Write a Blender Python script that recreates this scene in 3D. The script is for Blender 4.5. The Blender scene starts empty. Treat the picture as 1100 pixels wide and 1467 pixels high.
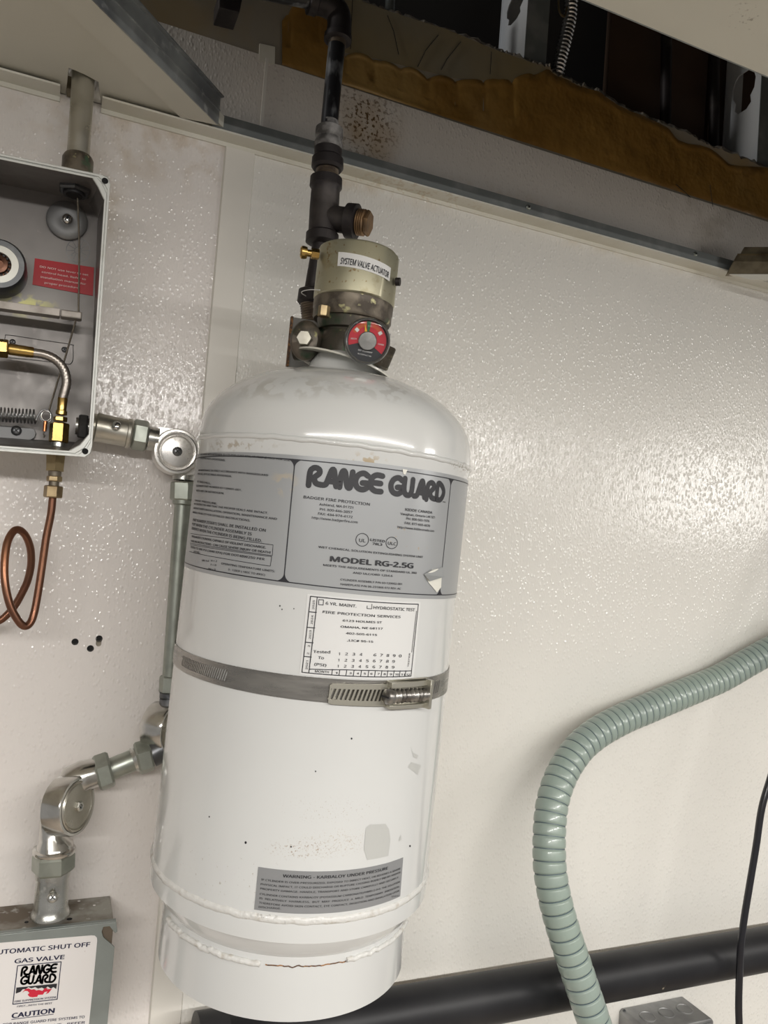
import bpy, bmesh, math, random
from mathutils import Vector, noise
from mathutils.geometry import tessellate_polygon
random.seed(7)
sc = bpy.context.scene
# ------------------------------------------------------------ camera (frame taken as 1100 x 1467)
FPX = 1110.0
AZ, PT, RO = math.radians(22.7), math.radians(2.65), math.radians(4.35)
CAM = Vector((0, -0.82, 2.0))
FW = Vector((math.sin(AZ)*math.cos(PT), math.cos(AZ)*math.cos(PT), math.sin(PT)))
RH = Vector((math.cos(AZ), -math.sin(AZ), 0)); UH = RH.cross(FW)
XC = RH*math.cos(RO)+UH*math.sin(RO); YC = UH*math.cos(RO)-RH*math.sin(RO)
cd = bpy.data.cameras.new('camera'); cam = bpy.data.objects.new('camera', cd); sc.collection.objects.link(cam)
cd.sensor_fit = 'VERTICAL'; cd.sensor_height = 24.0; cd.lens = FPX/1467.0*24.0
cd.clip_start = 0.01; cd.clip_end = 50
from mathutils import Matrix
cam.matrix_world = Matrix(((XC.x, YC.x, -FW.x, CAM.x), (XC.y, YC.y, -FW.y, CAM.y), (XC.z, YC.z, -FW.z, CAM.z), (0, 0, 0, 1)))
sc.camera = cam
# ------------------------------------------------------------ world, lamps, exposure
wd = bpy.data.worlds.new('room_air'); sc.world = wd; wd.use_nodes = True
wd.node_tree.nodes['Background'].inputs[0].default_value = (1.0, 0.965, 0.92, 1)
wd.node_tree.nodes['Background'].inputs[1].default_value = 0.235
def area(name, loc, target, sx, sy, power, col=(1, .975, .94)):
    l = bpy.data.lights.new(name, 'AREA'); l.shape = 'RECTANGLE'; l.size = sx; l.size_y = sy; l.energy = power; l.color = col
    o = bpy.data.objects.new(name, l); sc.collection.objects.link(o); o.location = loc
    d = Vector(target)-Vector(loc); o.rotation_euler = d.to_track_quat('-Z', 'Y').to_euler(); return o
area('ceiling_light', (0.25, -1.75, 2.40), (0.25, -1.54, 0), 2.9, .09, 60)
area('work_light', (2.1, -1.25, 2.28), (0.6, 0, 1.75), .40, .30, 4)
area('stud_fill', (-1.3, -.12, 2.80), (1.0, -.06, 2.72), .15, .15, 6.5, (1, .98, .95))  # added fill lamp hidden above the ceiling to brighten the wall studs
sc.view_settings.view_transform = 'Standard'; sc.view_settings.look = 'None'
sc.view_settings.gamma = 1; sc.view_settings.exposure = 0.39; sc.view_settings.use_curve_mapping = False

# ------------------------------------------------------------ photo-to-place helpers
def ray(px, py): return FW+XC*((px-550)/FPX)-YC*((py-733.5)/FPX)
def W(px, py, off=0.0):
    d = ray(px, py); return CAM+d*((-off-CAM.y)/d.y)
def Z(px, py, z):
    d = ray(px, py); return CAM+d*((z-CAM.z)/d.z)
def D(px, py, depth): return CAM+ray(px, py)*depth
def depth(p): return (Vector(p)-CAM).dot(FW)
def M(px, p): return px*depth(p)/FPX        # pixels at p -> metres

# ------------------------------------------------------------ materials
MATS = {}
def mat(name, col, rough=.5, metal=0., bump=None, var=None, coat=0., spec=.5, emit=None, stains=(), alpha=None, trans=0., scale=(1, 1, 1), rvar=0.):
    """bump=(scale, strength, distance); var=(scale, colour2, lo, hi); stains=[(centre, radius, colour, strength, noise_scale, threshold)]"""
    m = bpy.data.materials.new(name); m.use_nodes = True; nt = m.node_tree; N = nt.nodes; L = nt.links
    b = N['Principled BSDF']; b.inputs['Roughness'].default_value = rough; b.inputs['Metallic'].default_value = metal
    b.inputs['Specular IOR Level'].default_value = spec; b.inputs['Coat Weight'].default_value = coat
    b.inputs['Transmission Weight'].default_value = trans
    tc = N.new('ShaderNodeNewGeometry').outputs['Position']
    mp = N.new('ShaderNodeMapping'); L.new(tc, mp.inputs[0]); mp.inputs['Scale'].default_value = scale
    cur = N.new('ShaderNodeRGB').outputs[0]; cur.default_value = (*col, 1)
    def nz(s, det=4, src=None):
        n = N.new('ShaderNodeTexNoise'); n.inputs['Scale'].default_value = s; n.inputs['Detail'].default_value = det
        L.new(src or mp.outputs[0], n.inputs['Vector']); return n.outputs['Fac']
    def ramp(fac, lo, hi):
        r = N.new('ShaderNodeMapRange'); r.inputs[1].default_value = lo; r.inputs[2].default_value = hi; r.clamp = True
        L.new(fac, r.inputs[0]); return r.outputs[0]
    def mix(fac, a, c):
        x = N.new('ShaderNodeMix'); x.data_type = 'RGBA'; L.new(fac, x.inputs[0]); L.new(a, x.inputs[6]); x.inputs[7].default_value = (*c, 1); return x.outputs[2]
    def mul(a, c):
        x = N.new('ShaderNodeMath'); x.operation = 'MULTIPLY'; L.new(a, x.inputs[0])
        if isinstance(c, float): x.inputs[1].default_value = c
        else: L.new(c, x.inputs[1])
        return x.outputs[0]
    if var:
        for (s, c2, lo, hi) in (var if isinstance(var, list) else [var]): cur = mix(ramp(nz(s), lo, hi), cur, c2)
    for (cen, rad, c, st, ns, th) in stains:
        # soft ellipsoid mask times thresholded noise: a stain with its own place on the surface
        mm = N.new('ShaderNodeMapping'); mm.vector_type = 'POINT'
        rr = rad if hasattr(rad, '__len__') else (rad,)*3
        mm.inputs['Scale'].default_value = [1/q for q in rr]
        mm.inputs['Location'].default_value = [-c0/q for c0, q in zip(cen, rr)]
        L.new(tc, mm.inputs[0])
        ln = N.new('ShaderNodeVectorMath'); ln.operation = 'LENGTH'; L.new(mm.outputs[0], ln.inputs[0])
        mk = ramp(ln.outputs['Value'], 1.0, .25)
        f = mul(mk, ramp(nz(ns, 3, tc), th, th+(.08 if ns > 60 else .38))); f = mul(f, float(st)); cur = mix(f, cur, c)
    L.new(cur, b.inputs['Base Color'])
    if rvar: L.new(ramp(nz(60), -1.0+.0, 2.0), b.inputs['Roughness']) if False else None
    if rvar:
        a = N.new('ShaderNodeMapRange'); a.inputs[1].default_value = .3; a.inputs[2].default_value = .7
        a.inputs[3].default_value = max(rough-rvar, .02); a.inputs[4].default_value = rough+rvar
        L.new(nz(45), a.inputs[0]); L.new(a.outputs[0], b.inputs['Roughness'])
    if bump:
        h = nz(bump[0], 3); bn = N.new('ShaderNodeBump'); bn.inputs['Strength'].default_value = bump[1]; bn.inputs['Distance'].default_value = bump[2]
        L.new(h, bn.inputs['Height']); L.new(bn.outputs[0], b.inputs['Normal'])
    if emit:
        b.inputs['Emission Color'].default_value = (*emit[0], 1); b.inputs['Emission Strength'].default_value = emit[1]
    if alpha is not None: b.inputs['Alpha'].default_value = alpha
    MATS[name] = m; return m

def frp(name, col=(.78, .76, .71), stains=()):
    """pebbled white fibreglass panel: vertical grain plus small glossy bumps"""
    m = mat(name, col, .14, spec=.5, stains=stains, var=(3.0, tuple(c*.95 for c in col), .4, .7))
    nt = m.node_tree; N = nt.nodes; L = nt.links; b = N['Principled BSDF']
    g = N.new('ShaderNodeNewGeometry').outputs['Position']
    m1 = N.new('ShaderNodeMapping'); m1.inputs['Scale'].default_value = (1, 1, .38); L.new(g, m1.inputs[0])
    n1 = N.new('ShaderNodeTexNoise'); n1.inputs['Scale'].default_value = 520; n1.inputs['Detail'].default_value = 1; L.new(m1.outputs[0], n1.inputs['Vector'])
    m2 = N.new('ShaderNodeMapping'); m2.inputs['Scale'].default_value = (1, 1, .72); L.new(g, m2.inputs[0])
    v = N.new('ShaderNodeTexVoronoi'); v.inputs['Scale'].default_value = 240; v.feature = 'F1'; L.new(m2.outputs[0], v.inputs['Vector'])
    r = N.new('ShaderNodeMapRange'); r.interpolation_type = 'SMOOTHSTEP'; r.inputs[1].default_value = .50; r.inputs[2].default_value = .0; L.new(v.outputs['Distance'], r.inputs[0])
    sc1 = N.new('ShaderNodeMath'); sc1.operation = 'MULTIPLY'; sc1.inputs[1].default_value = .75; L.new(n1.outputs['Fac'], sc1.inputs[0])
    ad = N.new('ShaderNodeMath'); ad.operation = 'ADD'; L.new(sc1.outputs[0], ad.inputs[0]); L.new(r.outputs[0], ad.inputs[1])
    bp = N.new('ShaderNodeBump'); bp.inputs['Strength'].default_value = 1.0; bp.inputs['Distance'].default_value = .00042
    L.new(ad.outputs[0], bp.inputs['Height']); L.new(bp.outputs[0], b.inputs['Normal'])
    return m

# ------------------------------------------------------------ mesh builder
def frame(ax):
    ax = Vector(ax).normalized(); t = Vector((0, 0, 1)) if abs(ax.z) < .9 else Vector((1, 0, 0))
    e1 = t.cross(ax).normalized(); return ax, e1, ax.cross(e1)
class MB:
    def __init__(s): s.v = []; s.f = []
    def add(s, vs, fs):
        o = len(s.v); s.v += [Vector(p) for p in vs]; s.f += [tuple(i+o for i in f) for f in fs]; return s
    def loft(s, loops, cyc=True, cap0=True, cap1=True):
        n = len(loops[0]); vs = [p for l in loops for p in l]; fs = []
        for k in range(len(loops)-1):
            for i in range(n if cyc else n-1):
                j = (i+1) % n; fs.append((k*n+i, k*n+j, (k+1)*n+j, (k+1)*n+i))
        if cap0: fs.append(tuple(range(n))[::-1])
        if cap1: fs.append(tuple(range((len(loops)-1)*n, len(loops)*n)))
        return s.add(vs, fs)
    def slab(s, poly, vec):
        poly = [Vector(p) for p in poly]; vec = Vector(vec); n = len(poly)
        tri = [tuple(t) for t in tessellate_polygon([poly])]
        return s.add(poly+[p+vec for p in poly], tri+[tuple(i+n for i in t[::-1]) for t in tri]+[(i, (i+1) % n, (i+1) % n+n, i+n) for i in range(n)])
    def box(s, a, b):
        a = Vector(a); b = Vector(b)
        return s.slab([(a.x, a.y, a.z), (b.x, a.y, a.z), (b.x, b.y, a.z), (a.x, b.y, a.z)], (0, 0, b.z-a.z))
    def obox(s, c, ux, uy, uz):      # centre and three half-extent vectors
        c, ux, uy, uz = map(Vector, (c, ux, uy, uz))
        return s.slab([c-ux-uy-uz, c+ux-uy-uz, c+ux+uy-uz, c-ux+uy-uz], uz*2)
    def lathe(s, prof, O, ax, n=32, e1=None, caps=True, clampf=None):
        O = Vector(O); ax, a1, a2 = frame(ax)
        if e1 is not None:
            a1 = (Vector(e1)-ax*Vector(e1).dot(ax)).normalized(); a2 = ax.cross(a1)
        loops = []
        for r, h in prof:
            l = []
            for i in range(n):
                t = 2*math.pi*i/n; x, y = r*math.cos(t), r*math.sin(t)
                if clampf: x, y = clampf(x, y)
                l.append(O+ax*h+a1*x+a2*y)
            loops.append(l)
        return s.loft(loops, True, caps, caps)
    def cyl(s, p, q, r, r2=None, n=24):
        p = Vector(p); q = Vector(q); return s.lathe([(r, 0), (r if r2 is None else r2, (q-p).length)], p, q-p, n)
    def hexa(s, p, q, r, e1=None, bev=.12):
        p = Vector(p); q = Vector(q); h = (q-p).length; b = min(r*bev, h*.3)
        return s.lathe([(r*.9, 0), (r, b), (r, h-b), (r*.9, h)], p, q-p, 6, e1)
    def tube(s, pts, r, n=12, cyc=False, caps=True):
        pts = [Vector(p) for p in pts]; m = len(pts); loops = []; e = None
        for i in range(m):
            a = pts[i-1] if (i or cyc) else pts[0]; b = pts[(i+1) % m] if (i < m-1 or cyc) else pts[-1]
            t = (b-a).normalized()
            if e is None: _, e, _ = frame(t)
            e = (e-t*e.dot(t)).normalized(); g = t.cross(e); rr = r[i] if hasattr(r, '__len__') else r
            loops.append([pts[i]+(e*math.cos(2*math.pi*k/n)+g*math.sin(2*math.pi*k/n))*rr for k in range(n)])
        if cyc: loops.append(loops[0]); caps = False
        return s.loft(loops, True, caps, caps)
    def build(s, name, material, parent=None, smooth=35, bevel=0):
        me = bpy.data.meshes.new(name); off = parent_loc(parent)
        me.from_pydata([p-off for p in s.v], [], s.f); bm = bmesh.new(); bm.from_mesh(me)
        bmesh.ops.recalc_face_normals(bm, faces=bm.faces); bm.to_mesh(me); bm.free()
        me.materials.append(material if not isinstance(material, str) else MATS[material])
        if smooth:
            me.polygons.foreach_set('use_smooth', [True]*len(me.polygons)); me.set_sharp_from_angle(angle=math.radians(smooth))
        o = bpy.data.objects.new(name, me); sc.collection.objects.link(o)
        if parent is not None: o.parent = parent
        if bevel:
            b = o.modifiers.new('bevel', 'BEVEL'); b.width = bevel; b.segments = 2; b.limit_method = 'ANGLE'; b.angle_limit = math.radians(40)
        return o
LOC = {}
def parent_loc(p):
    o = Vector((0, 0, 0))
    while p is not None: o = o+p.location; p = p.parent
    return o
def thing(name, label, cat, loc, group=None):
    o = bpy.data.objects.new(name, None); sc.collection.objects.link(o); o.location = loc; o.empty_display_size = .02
    o['label'] = label; o['category'] = cat
    if group: o['group'] = group
    return o
def struct(o, kind='structure'): o['kind'] = kind; return o
def tag(o, label, cat): o['label'] = label; o['category'] = cat; return o
def crom(pts, k=6, cyc=False):
    pts = [Vector(p) for p in pts]; n = len(pts); out = []
    rng = range(n if cyc else n-1)
    for i in rng:
        p0 = pts[i-1] if (i or cyc) else pts[0]*2-pts[1]; p1 = pts[i]; p2 = pts[(i+1) % n]
        p3 = pts[(i+2) % n] if (i+2 < n or cyc) else pts[-1]*2-pts[-2]
        for j in range(k):
            t = j/k; out.append(.5*((2*p1)+(p2-p0)*t+(2*p0-5*p1+4*p2-p3)*t*t+(3*p1-p0-3*p2+p3)*t**3))
    if not cyc: out.append(pts[-1])
    return out

# ------------------------------------------------------------ surfaces that carry print
class CylSurf:
    def __init__(s, A, ax, R):
        s.A = Vector(A); s.ax = Vector(ax).normalized(); s.R = R
        e = CAM-s.A; e -= s.ax*e.dot(s.ax); s.e1 = e.normalized(); s.e2 = s.ax.cross(s.e1)
        if s.e2.dot(XC) < 0: s.e2 = -s.e2
    def pt(s, a, b, lift=0):
        t = a/s.R; return s.A+s.ax*b+(s.e1*math.cos(t)+s.e2*math.sin(t))*(s.R+lift)
    def inv(s, px, py, R=None):
        R = R or s.R; d = ray(px, py); o = CAM-s.A; x, y, z = o.dot(s.e1), o.dot(s.e2), o.dot(s.ax)
        dx, dy, dz = d.dot(s.e1), d.dot(s.e2), d.dot(s.ax)
        a = dx*dx+dy*dy; b = 2*(x*dx+y*dy); c = x*x+y*y-R*R; q = b*b-4*a*c
        t = (-b-math.sqrt(max(q, 0)))/(2*a); X, Y = x+dx*t, y+dy*t
        return math.atan2(Y, X)*s.R, z+dz*t
    def h(s, px, py, R=None): return s.inv(px, py, R)[1]
class PlaneSurf:
    def __init__(s, O, nrm, up=(0, 0, 1)):
        s.O = Vector(O); s.n = Vector(nrm).normalized()
        if s.n.dot(CAM-s.O) < 0: s.n = -s.n
        u = Vector(up); s.v = (u-s.n*u.dot(s.n)).normalized(); s.u = s.v.cross(s.n)
    def pt(s, a, b, lift=0): return s.O+s.u*a+s.v*b+s.n*lift
    def inv(s, px, py, R=None):
        d = ray(px, py); t = (s.O-CAM).dot(s.n)/d.dot(s.n); p = CAM+d*t-s.O; return p.dot(s.u), p.dot(s.v)
class Local:                      # a unit-square frame on a surface, for logos and tilted blocks
    pass
import os
try: FONT = bpy.data.fonts.load(os.path.join(bpy.utils.system_resource('DATAFILES'), 'fonts', 'NotoSansMath-Regular.woff2'))   # a font that ships inside Blender
except Exception: FONT = None
_tc = {}
def glyphs(text, bold=0, shear=0):
    k = (text, bold, shear)
    if k in _tc: return _tc[k]
    cu = bpy.data.curves.new('t', 'FONT'); cu.body = text; cu.shear = shear; cu.resolution_u = 2
    if FONT: cu.font = FONT
    ob = bpy.data.objects.new('t', cu); sc.collection.objects.link(ob); dg = bpy.context.evaluated_depsgraph_get()
    me = bpy.data.meshes.new_from_object(ob.evaluated_get(dg)); vs = [tuple(v.co) for v in me.vertices]; fs = [tuple(p.vertices) for p in me.polygons]
    bpy.data.objects.remove(ob); bpy.data.curves.remove(cu); bpy.data.meshes.remove(me)
    if bold:                                       # heavier weight: overlaid copies shifted by the pen's gain
        n = len(vs); sh = [(0, 0), (bold, 0), (-bold, 0), (0, bold*.7), (0, -bold*.7)]
        fs = [tuple(i+k_*n for i in f) for k_ in range(len(sh)) for f in fs]; vs = [(x+dx, y+dy, k_*.00002) for k_, (dx, dy) in enumerate(sh) for x, y, _ in vs]
    _tc[k] = (vs, fs); return vs, fs
CAP = .73
def put_text(mb, surf, text, p0, p1, hpx, lift, bold=0, shear=0):
    """baseline from photo point p0 to p1, cap height hpx"""
    bold = max(bold, .014)
    vs, fs = glyphs(text, bold, shear); x0 = min(v[0] for v in vs); x1 = max(v[0] for v in vs)
    a0, b0 = surf.inv(*p0); a1, b1 = surf.inv(*p1)
    mid = surf.pt((a0+a1)/2, (b0+b1)/2); H = M(hpx, mid)
    d = Vector((a1-a0, b1-b0)); dn = d.normalized(); up = Vector((-dn.y, dn.x))
    if up.y < 0 and abs(up.y) > .2: up = -up
    out = []
    for x, y, z in vs:
        t = (x-x0)/(x1-x0); q = Vector((a0, b0))+d*t+up*(y/CAP*H); out.append(surf.pt(q.x, q.y, lift+z))
    mb.add(out, fs)
def ribbon(mb, surf, ab, w, lift, joins=True, step=.004):
    """pen stroke of width w along surface coordinates ab"""
    ab = [Vector(p) for p in ab]
    for p, q in zip(ab, ab[1:]):
        d = q-p
        if d.length < 1e-7: continue
        nrm = Vector((-d.y, d.x)).normalized()*(w/2); k = max(1, int(d.length/step)); vs = []
        for i in range(k+1):
            c = p+d*(i/k); vs += [surf.pt(*(c-nrm), lift), surf.pt(*(c+nrm), lift)]
        mb.add(vs, [(2*i, 2*i+2, 2*i+3, 2*i+1) for i in range(k)])
    if joins:
        for p in ab:
            n = 10; mb.add([surf.pt(p.x+math.cos(2*math.pi*i/n)*w/2, p.y+math.sin(2*math.pi*i/n)*w/2, lift) for i in range(n)], [tuple(range(n))])
def stroke(mb, surf, pts, wpx, lift, joins=False, closed=False):
    ab = [surf.inv(*p) for p in pts]
    if closed: ab.append(ab[0])
    ribbon(mb, surf, ab, M(wpx, surf.pt(*ab[0])), lift, joins)
def blot(mb, surf, pts, lift):
    ab = [Vector((*surf.inv(*p), 0)) for p in pts]; todo = [tuple(ab[i] for i in t) for t in tessellate_polygon([ab])]; vs = []
    while todo:                                   # split long triangles so the patch follows a curved surface
        a, b_, c = todo.pop(); e = [(b_-a).length, (c-b_).length, (a-c).length]; k = e.index(max(e))
        if max(e) < .006 or isinstance(surf, PlaneSurf): vs += [a, b_, c]; continue
        a, b_, c = ((a, b_, c), (b_, c, a), (c, a, b_))[k]; m = (a+b_)/2; todo += [(a, m, c), (m, b_, c)]
    mb.add([surf.pt(p.x, p.y, lift) for p in vs], [(i, i+1, i+2) for i in range(0, len(vs), 3)])
def sheet(mb, surf, TL, TR, BR, BL, lift, nx=24, ny=2):
    """thin sticker over the quad of photo points, with an edge down to the surface"""
    q = [Vector(surf.inv(*p)) for p in (TL, TR, BR, BL)]; g = []
    for j in range(ny+1):
        for i in range(nx+1):
            u, v = i/nx, j/ny; c = (q[0]*(1-u)+q[1]*u)*(1-v)+(q[3]*(1-u)+q[2]*u)*v; g.append(c)
    W_ = nx+1; top = [surf.pt(c.x, c.y, lift) for c in g]; mb.add(top, [(j*W_+i, j*W_+i+1, (j+1)*W_+i+1, (j+1)*W_+i) for j in range(ny) for i in range(nx)])
    ring = [i for i in range(W_)]+[j*W_+nx for j in range(1, ny+1)]+[ny*W_+i for i in range(nx-1, -1, -1)]+[j*W_ for j in range(ny-1, 0, -1)]
    n = len(ring); mb.add([top[i] for i in ring]+[surf.pt(g[i].x, g[i].y, 0) for i in ring], [(i, (i+1) % n, (i+1) % n+n, i+n) for i in range(n)])
LG = {  # heavy rounded single-pen letters
 'R': [[(.12, .02), (.12, .55), (.17, .8), (.36, .92), (.56, .84), (.58, .66), (.44, .52), (.36, .4), (.46, .16), (.74, .1)]],
 'A': [[(.02, .1), (.2, .16), (.32, .55), (.42, .88), (.52, .88), (.6, .5), (.7, .1)], [(.3, .32), (.62, .32)]],
 'N': [[(.12, .08), (.13, .6), (.2, .88), (.32, .84), (.44, .3), (.54, .1), (.64, .2), (.68, .9)]],
 'G': [[(.7, .8), (.48, .91), (.22, .78), (.11, .48), (.22, .18), (.48, .09), (.7, .2), (.7, .42), (.46, .42)]],
 'E': [[(.7, .88), (.4, .9), (.18, .74), (.13, .5), (.18, .24), (.4, .1), (.7, .1)], [(.2, .5), (.64, .5)]],
 'U': [[(.12, .92), (.12, .4), (.22, .14), (.44, .1), (.58, .3), (.6, .92)]],
 'D': [[(.14, .1), (.14, .9), (.44, .88), (.68, .62), (.66, .34), (.44, .1), (.14, .1)]]}
def logo(mb, surf, word, p0, p1, hpx, lift, pen=.215, slant=0.0):
    a0, b0 = surf.inv(*p0); a1, b1 = surf.inv(*p1); d = Vector((a1-a0, b1-b0)); dn = d.normalized(); up = Vector((-dn.y, dn.x))
    H = M(hpx, surf.pt(a0, b0)); tot = sum(.34 if c == ' ' else .74 for c in word); x = 0
    for c in word:
        if c != ' ':
            for st in LG[c]:
                sp = crom([(px, py, 0) for px, py in st], 3) if len(st) > 2 else [Vector((*p, 0)) for p in st]
                ribbon(mb, surf, [Vector((a0, b0))+d*((x+p.x)/tot)+up*(p.y*H)+dn*(p.y*H*slant) for p in sp], H*pen, lift)
        x += .34 if c == ' ' else .74
def circ(cx, cy, rx, ry=None, n=28, rot=0):
    ry = ry or rx; c, s_ = math.cos(rot), math.sin(rot)
    return [(cx+rx*math.cos(t)*c-ry*math.sin(t)*s_, cy+rx*math.cos(t)*s_+ry*math.sin(t)*c) for t in [2*math.pi*i/n for i in range(n)]]
def screw_head(parent, name, P, n, r, material, drive='cross', hexr=False, label=None):
    """domed screw head with a cut drive"""
    n = Vector(n).normalized(); b = MB()
    if hexr: b.lathe([(r, -.0005), (r, r*.45), (r*.86, r*.6), (r*.5, r*.6), (r*.45, r*.3), (0.0001, r*.3)], P, n, 6)
    else: b.lathe([(r, -.0005), (r, r*.15), (r*.8, r*.42), (r*.45, r*.55), (0.0001, r*.58)], P, n, 20)
    o = b.build(name, material, parent, 40 if not hexr else 25)
    if label: o['label'] = label
    ax, e1, e2 = frame(n); d = MB(); P = Vector(P); h = r*(.6 if not hexr else .31)
    for u, w in (((e1+e2).normalized(), 1), ((e1-e2).normalized(), 1))[:2 if drive == 'cross' else 1]:
        d.obox(P+ax*h, u*r*.55, ax.cross(u)*r*.11, ax*r*.06)
    d.build('screw_slot', 'black_print', o, 0)
    return o
# ------------------------------------------------------------ material list
Z0 = 2.418                                   # ceiling height
BR = (.16, .085, .02)
frp('frp_panel_left', (.78, .735, .70), stains=[((.30, 0, 2.42), (.16, .1, .035), (.45, .30, .12), .7, 40, .42), ((.05, 0, 2.40), (.16, .1, .06), (.42, .28, .12), .6, 45, .44),
                          ((.02, 0, 2.34), (.03, .1, .09), (.40, .30, .16), .55, 30, .4), ((.16, 0, 2.1), (.04, .1, .35), (.5, .4, .25), .25, 30, .45)])
frp('frp_panel', stains=[((.30, 0, 2.42), (.16, .1, .030), (.5, .36, .18), .6, 40, .42), ((.62, 0, 2.415), (.25, .1, .016), (.55, .45, .28), .45, 40, .42)])
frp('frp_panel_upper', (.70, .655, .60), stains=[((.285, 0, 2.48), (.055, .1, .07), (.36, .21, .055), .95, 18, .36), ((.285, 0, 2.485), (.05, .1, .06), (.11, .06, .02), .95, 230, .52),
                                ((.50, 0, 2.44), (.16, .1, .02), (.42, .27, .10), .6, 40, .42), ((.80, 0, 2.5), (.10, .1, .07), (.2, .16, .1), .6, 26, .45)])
mat('cream_trim', (.70, .68, .60), .35, var=(12, (.62, .59, .49), .45, .7), stains=[((.35, 0, 2.418), (.12, .05, .01), (.45, .33, .18), .45, 160, .52)])
mat('divider_plastic', (.74, .71, .65), .38, var=(9, (.69, .66, .60), .45, .7))
mat('ceiling_paint', (.60, .58, .50), .45, var=(7, (.55, .53, .455), .4, .7), bump=(300, .12, .0004),
    stains=[((.38, -.42, Z0), (.10, .025, .1), (.4, .3, .18), .5, 30, .45), ((.45, -.40, Z0), .03, (.16, .13, .09), .7, 260, .62)])
mat('galvanised', (.42, .44, .43), .45, .6, var=[(14, (.20, .21, .22), .4, .65), (70, (.52, .53, .52), .6, .72)], rvar=.12)
mat('galvanised_dull', (.19, .205, .20), .5, .4, var=(25, (.28, .29, .28), .5, .7))
mat('zinc', (.60, .60, .57), .3, .95, var=[(40, (.42, .42, .39), .42, .68), (160, (.7, .69, .64), .6, .7)], rvar=.1)
mat('zinc_warm', (.52, .50, .44), .36, .9, var=[(30, (.36, .34, .28), .4, .65)], rvar=.12)
mat('zinc_green', (.38, .40, .355), .4, .8, var=(50, (.30, .32, .28), .45, .65), rvar=.1)
mat('polished_steel', (.66, .65, .62), .2, 1, var=(60, (.5, .49, .46), .45, .7), rvar=.08)
mat('bright_pulley', (.80, .78, .75), .3, .75, var=(90, (.66, .64, .6), .5, .7), rvar=.06)
mat('stud_steel', (.62, .63, .63), .5, .15, var=(10, (.45, .48, .52), .4, .65), scale=(1, 1, .3))
mat('black_iron', (.035, .03, .03), .5, .55, bump=(120, .35, .0006), var=(30, (.075, .065, .06), .55, .75))
mat('black_pipe_worn', (.02, .02, .022), .3, .4, var=[(42, (.28, .29, .30), .47, .60)], scale=(1, 1, .45), bump=(90, .2, .0004))
mat('pipe_dope', (.30, .29, .28), .7, .1, var=(45, (.07, .065, .06), .42, .56), bump=(150, .5, .001))
mat('threads', (.20, .16, .12), .45, .7, var=(60, (.10, .08, .07), .45, .6))
mat('rusty_plug', (.26, .16, .08), .5, .7, var=(50, (.12, .08, .05), .45, .65))
mat('actuator_brass', (.50, .47, .34), .40, .75, var=[(9, (.42, .41, .30), .4, .65), (210, (.30, .22, .12), .63, .68), (60, (.40, .36, .24), .62, .7)], rvar=.08)
mat('bronze_dirty', (.20, .17, .13), .45, .6, var=[(60, (.09, .075, .06), .45, .6), (50, (.09, .15, .09), .60, .68), (120, (.46, .43, .24), .63, .70)], bump=(120, .4, .0008))
mat('valve_dark', (.085, .075, .06), .42, .55, var=[(50, (.045, .07, .04), .5, .6), (110, (.34, .33, .14), .62, .70), (40, (.16, .13, .10), .52, .62)], bump=(90, .5, .001))
mat('dull_plate', (.20, .20, .20), .5, .6, var=(25, (.30, .30, .29), .5, .65))
mat('brass', (.56, .38, .13), .28, 1, var=(40, (.42, .28, .09), .45, .7), rvar=.08)
mat('brass_old', (.42, .33, .19), .38, .9, var=(40, (.26, .19, .11), .42, .66), rvar=.08)
mat('copper', (.19, .088, .055), .34, .9, var=[(16, (.12, .075, .055), .42, .62), (8, (.30, .135, .075), .60, .75)], rvar=.08)
mat('copper_bright', (.8, .28, .12), .3, 1)
CW = (.64, .647, .635)
mat('cylinder_white', CW, .16, coat=.5, spec=.5, var=[(6, (.61, .615, .605), .4, .65)], stains=[
    ((W(525, 665, .30)), (.018, .05, .010), (.42, .30, .14), .75, 230, .50), ((W(440, 1225, .30)), (.030, .06, .010), (.30, .2, .12), .8, 700, .58),
    ((W(490, 1212, .30)), (.035, .06, .012), (.42, .32, .22), .6, 900, .58), ((W(480, 1165, .30)), (.05, .06, .012), (.40, .34, .28), .6, 900, .61),
    ((W(640, 672, .25)), (.030, .06, .005), (.15, .10, .05), .9, 480, .53), ((W(330, 635, .25)), (.045, .05, .006), (.36, .30, .22), .7, 200, .54),
    ((W(520, 570, .25)), (.05, .06, .02), (.36, .34, .31), .75, 110, .50), ((W(420, 562, .25)), (.06, .06, .014), (.42, .40, .36), .7, 80, .48),
    ((W(330, 1262, .28)), (.025, .05, .012), (.6, .58, .6), .5, 60, .45), ((W(300, 1270, .28)), (.07, .08, .02), (.25, .18, .10), .8, 420, .66)])
mat('weld_white', (.64, .635, .61), .3, coat=.2, bump=(260, .7, .0012), var=(120, (.52, .49, .44), .56, .68), stains=[((W(390, 1325, .3)), (.012, .05, .006), (.1, .09, .08), .9, 420, .52)])
mat('cream_plastic', (.70, .68, .60), .3, coat=.2, var=(30, (.62, .59, .5), .5, .7))
mat('plate_grey', (.30, .295, .28), .5, .4, var=(30, (.22, .2, .18), .45, .65))
mat('rust', (.30, .15, .06), .8, var=(300, (.10, .06, .04), .42, .52))
mat('nameplate_grey', (.335, .345, .355), .33, .15, var=(5, (.36, .37, .375), .4, .7), stains=[((W(575, 780, .30)), (.03, .05, .016), (.42, .25, .05), .9, 300, .66), ((W(412, 690, .29)), (.010, .05, .012), (.5, .42, .3), .7, 160, .5)])
mat('warning_grey', (.255, .26, .265), .4, .1)
mat('nameplate_border', (.015, .015, .02), .4); mat('black_print', (.018, .018, .022), .5); mat('navy_print', (.012, .014, .05), .5)
mat('clear_sticker', (.70, .70, .69), .25, coat=.3); mat('residue_grey', (.49, .495, .475), .35)
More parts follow.
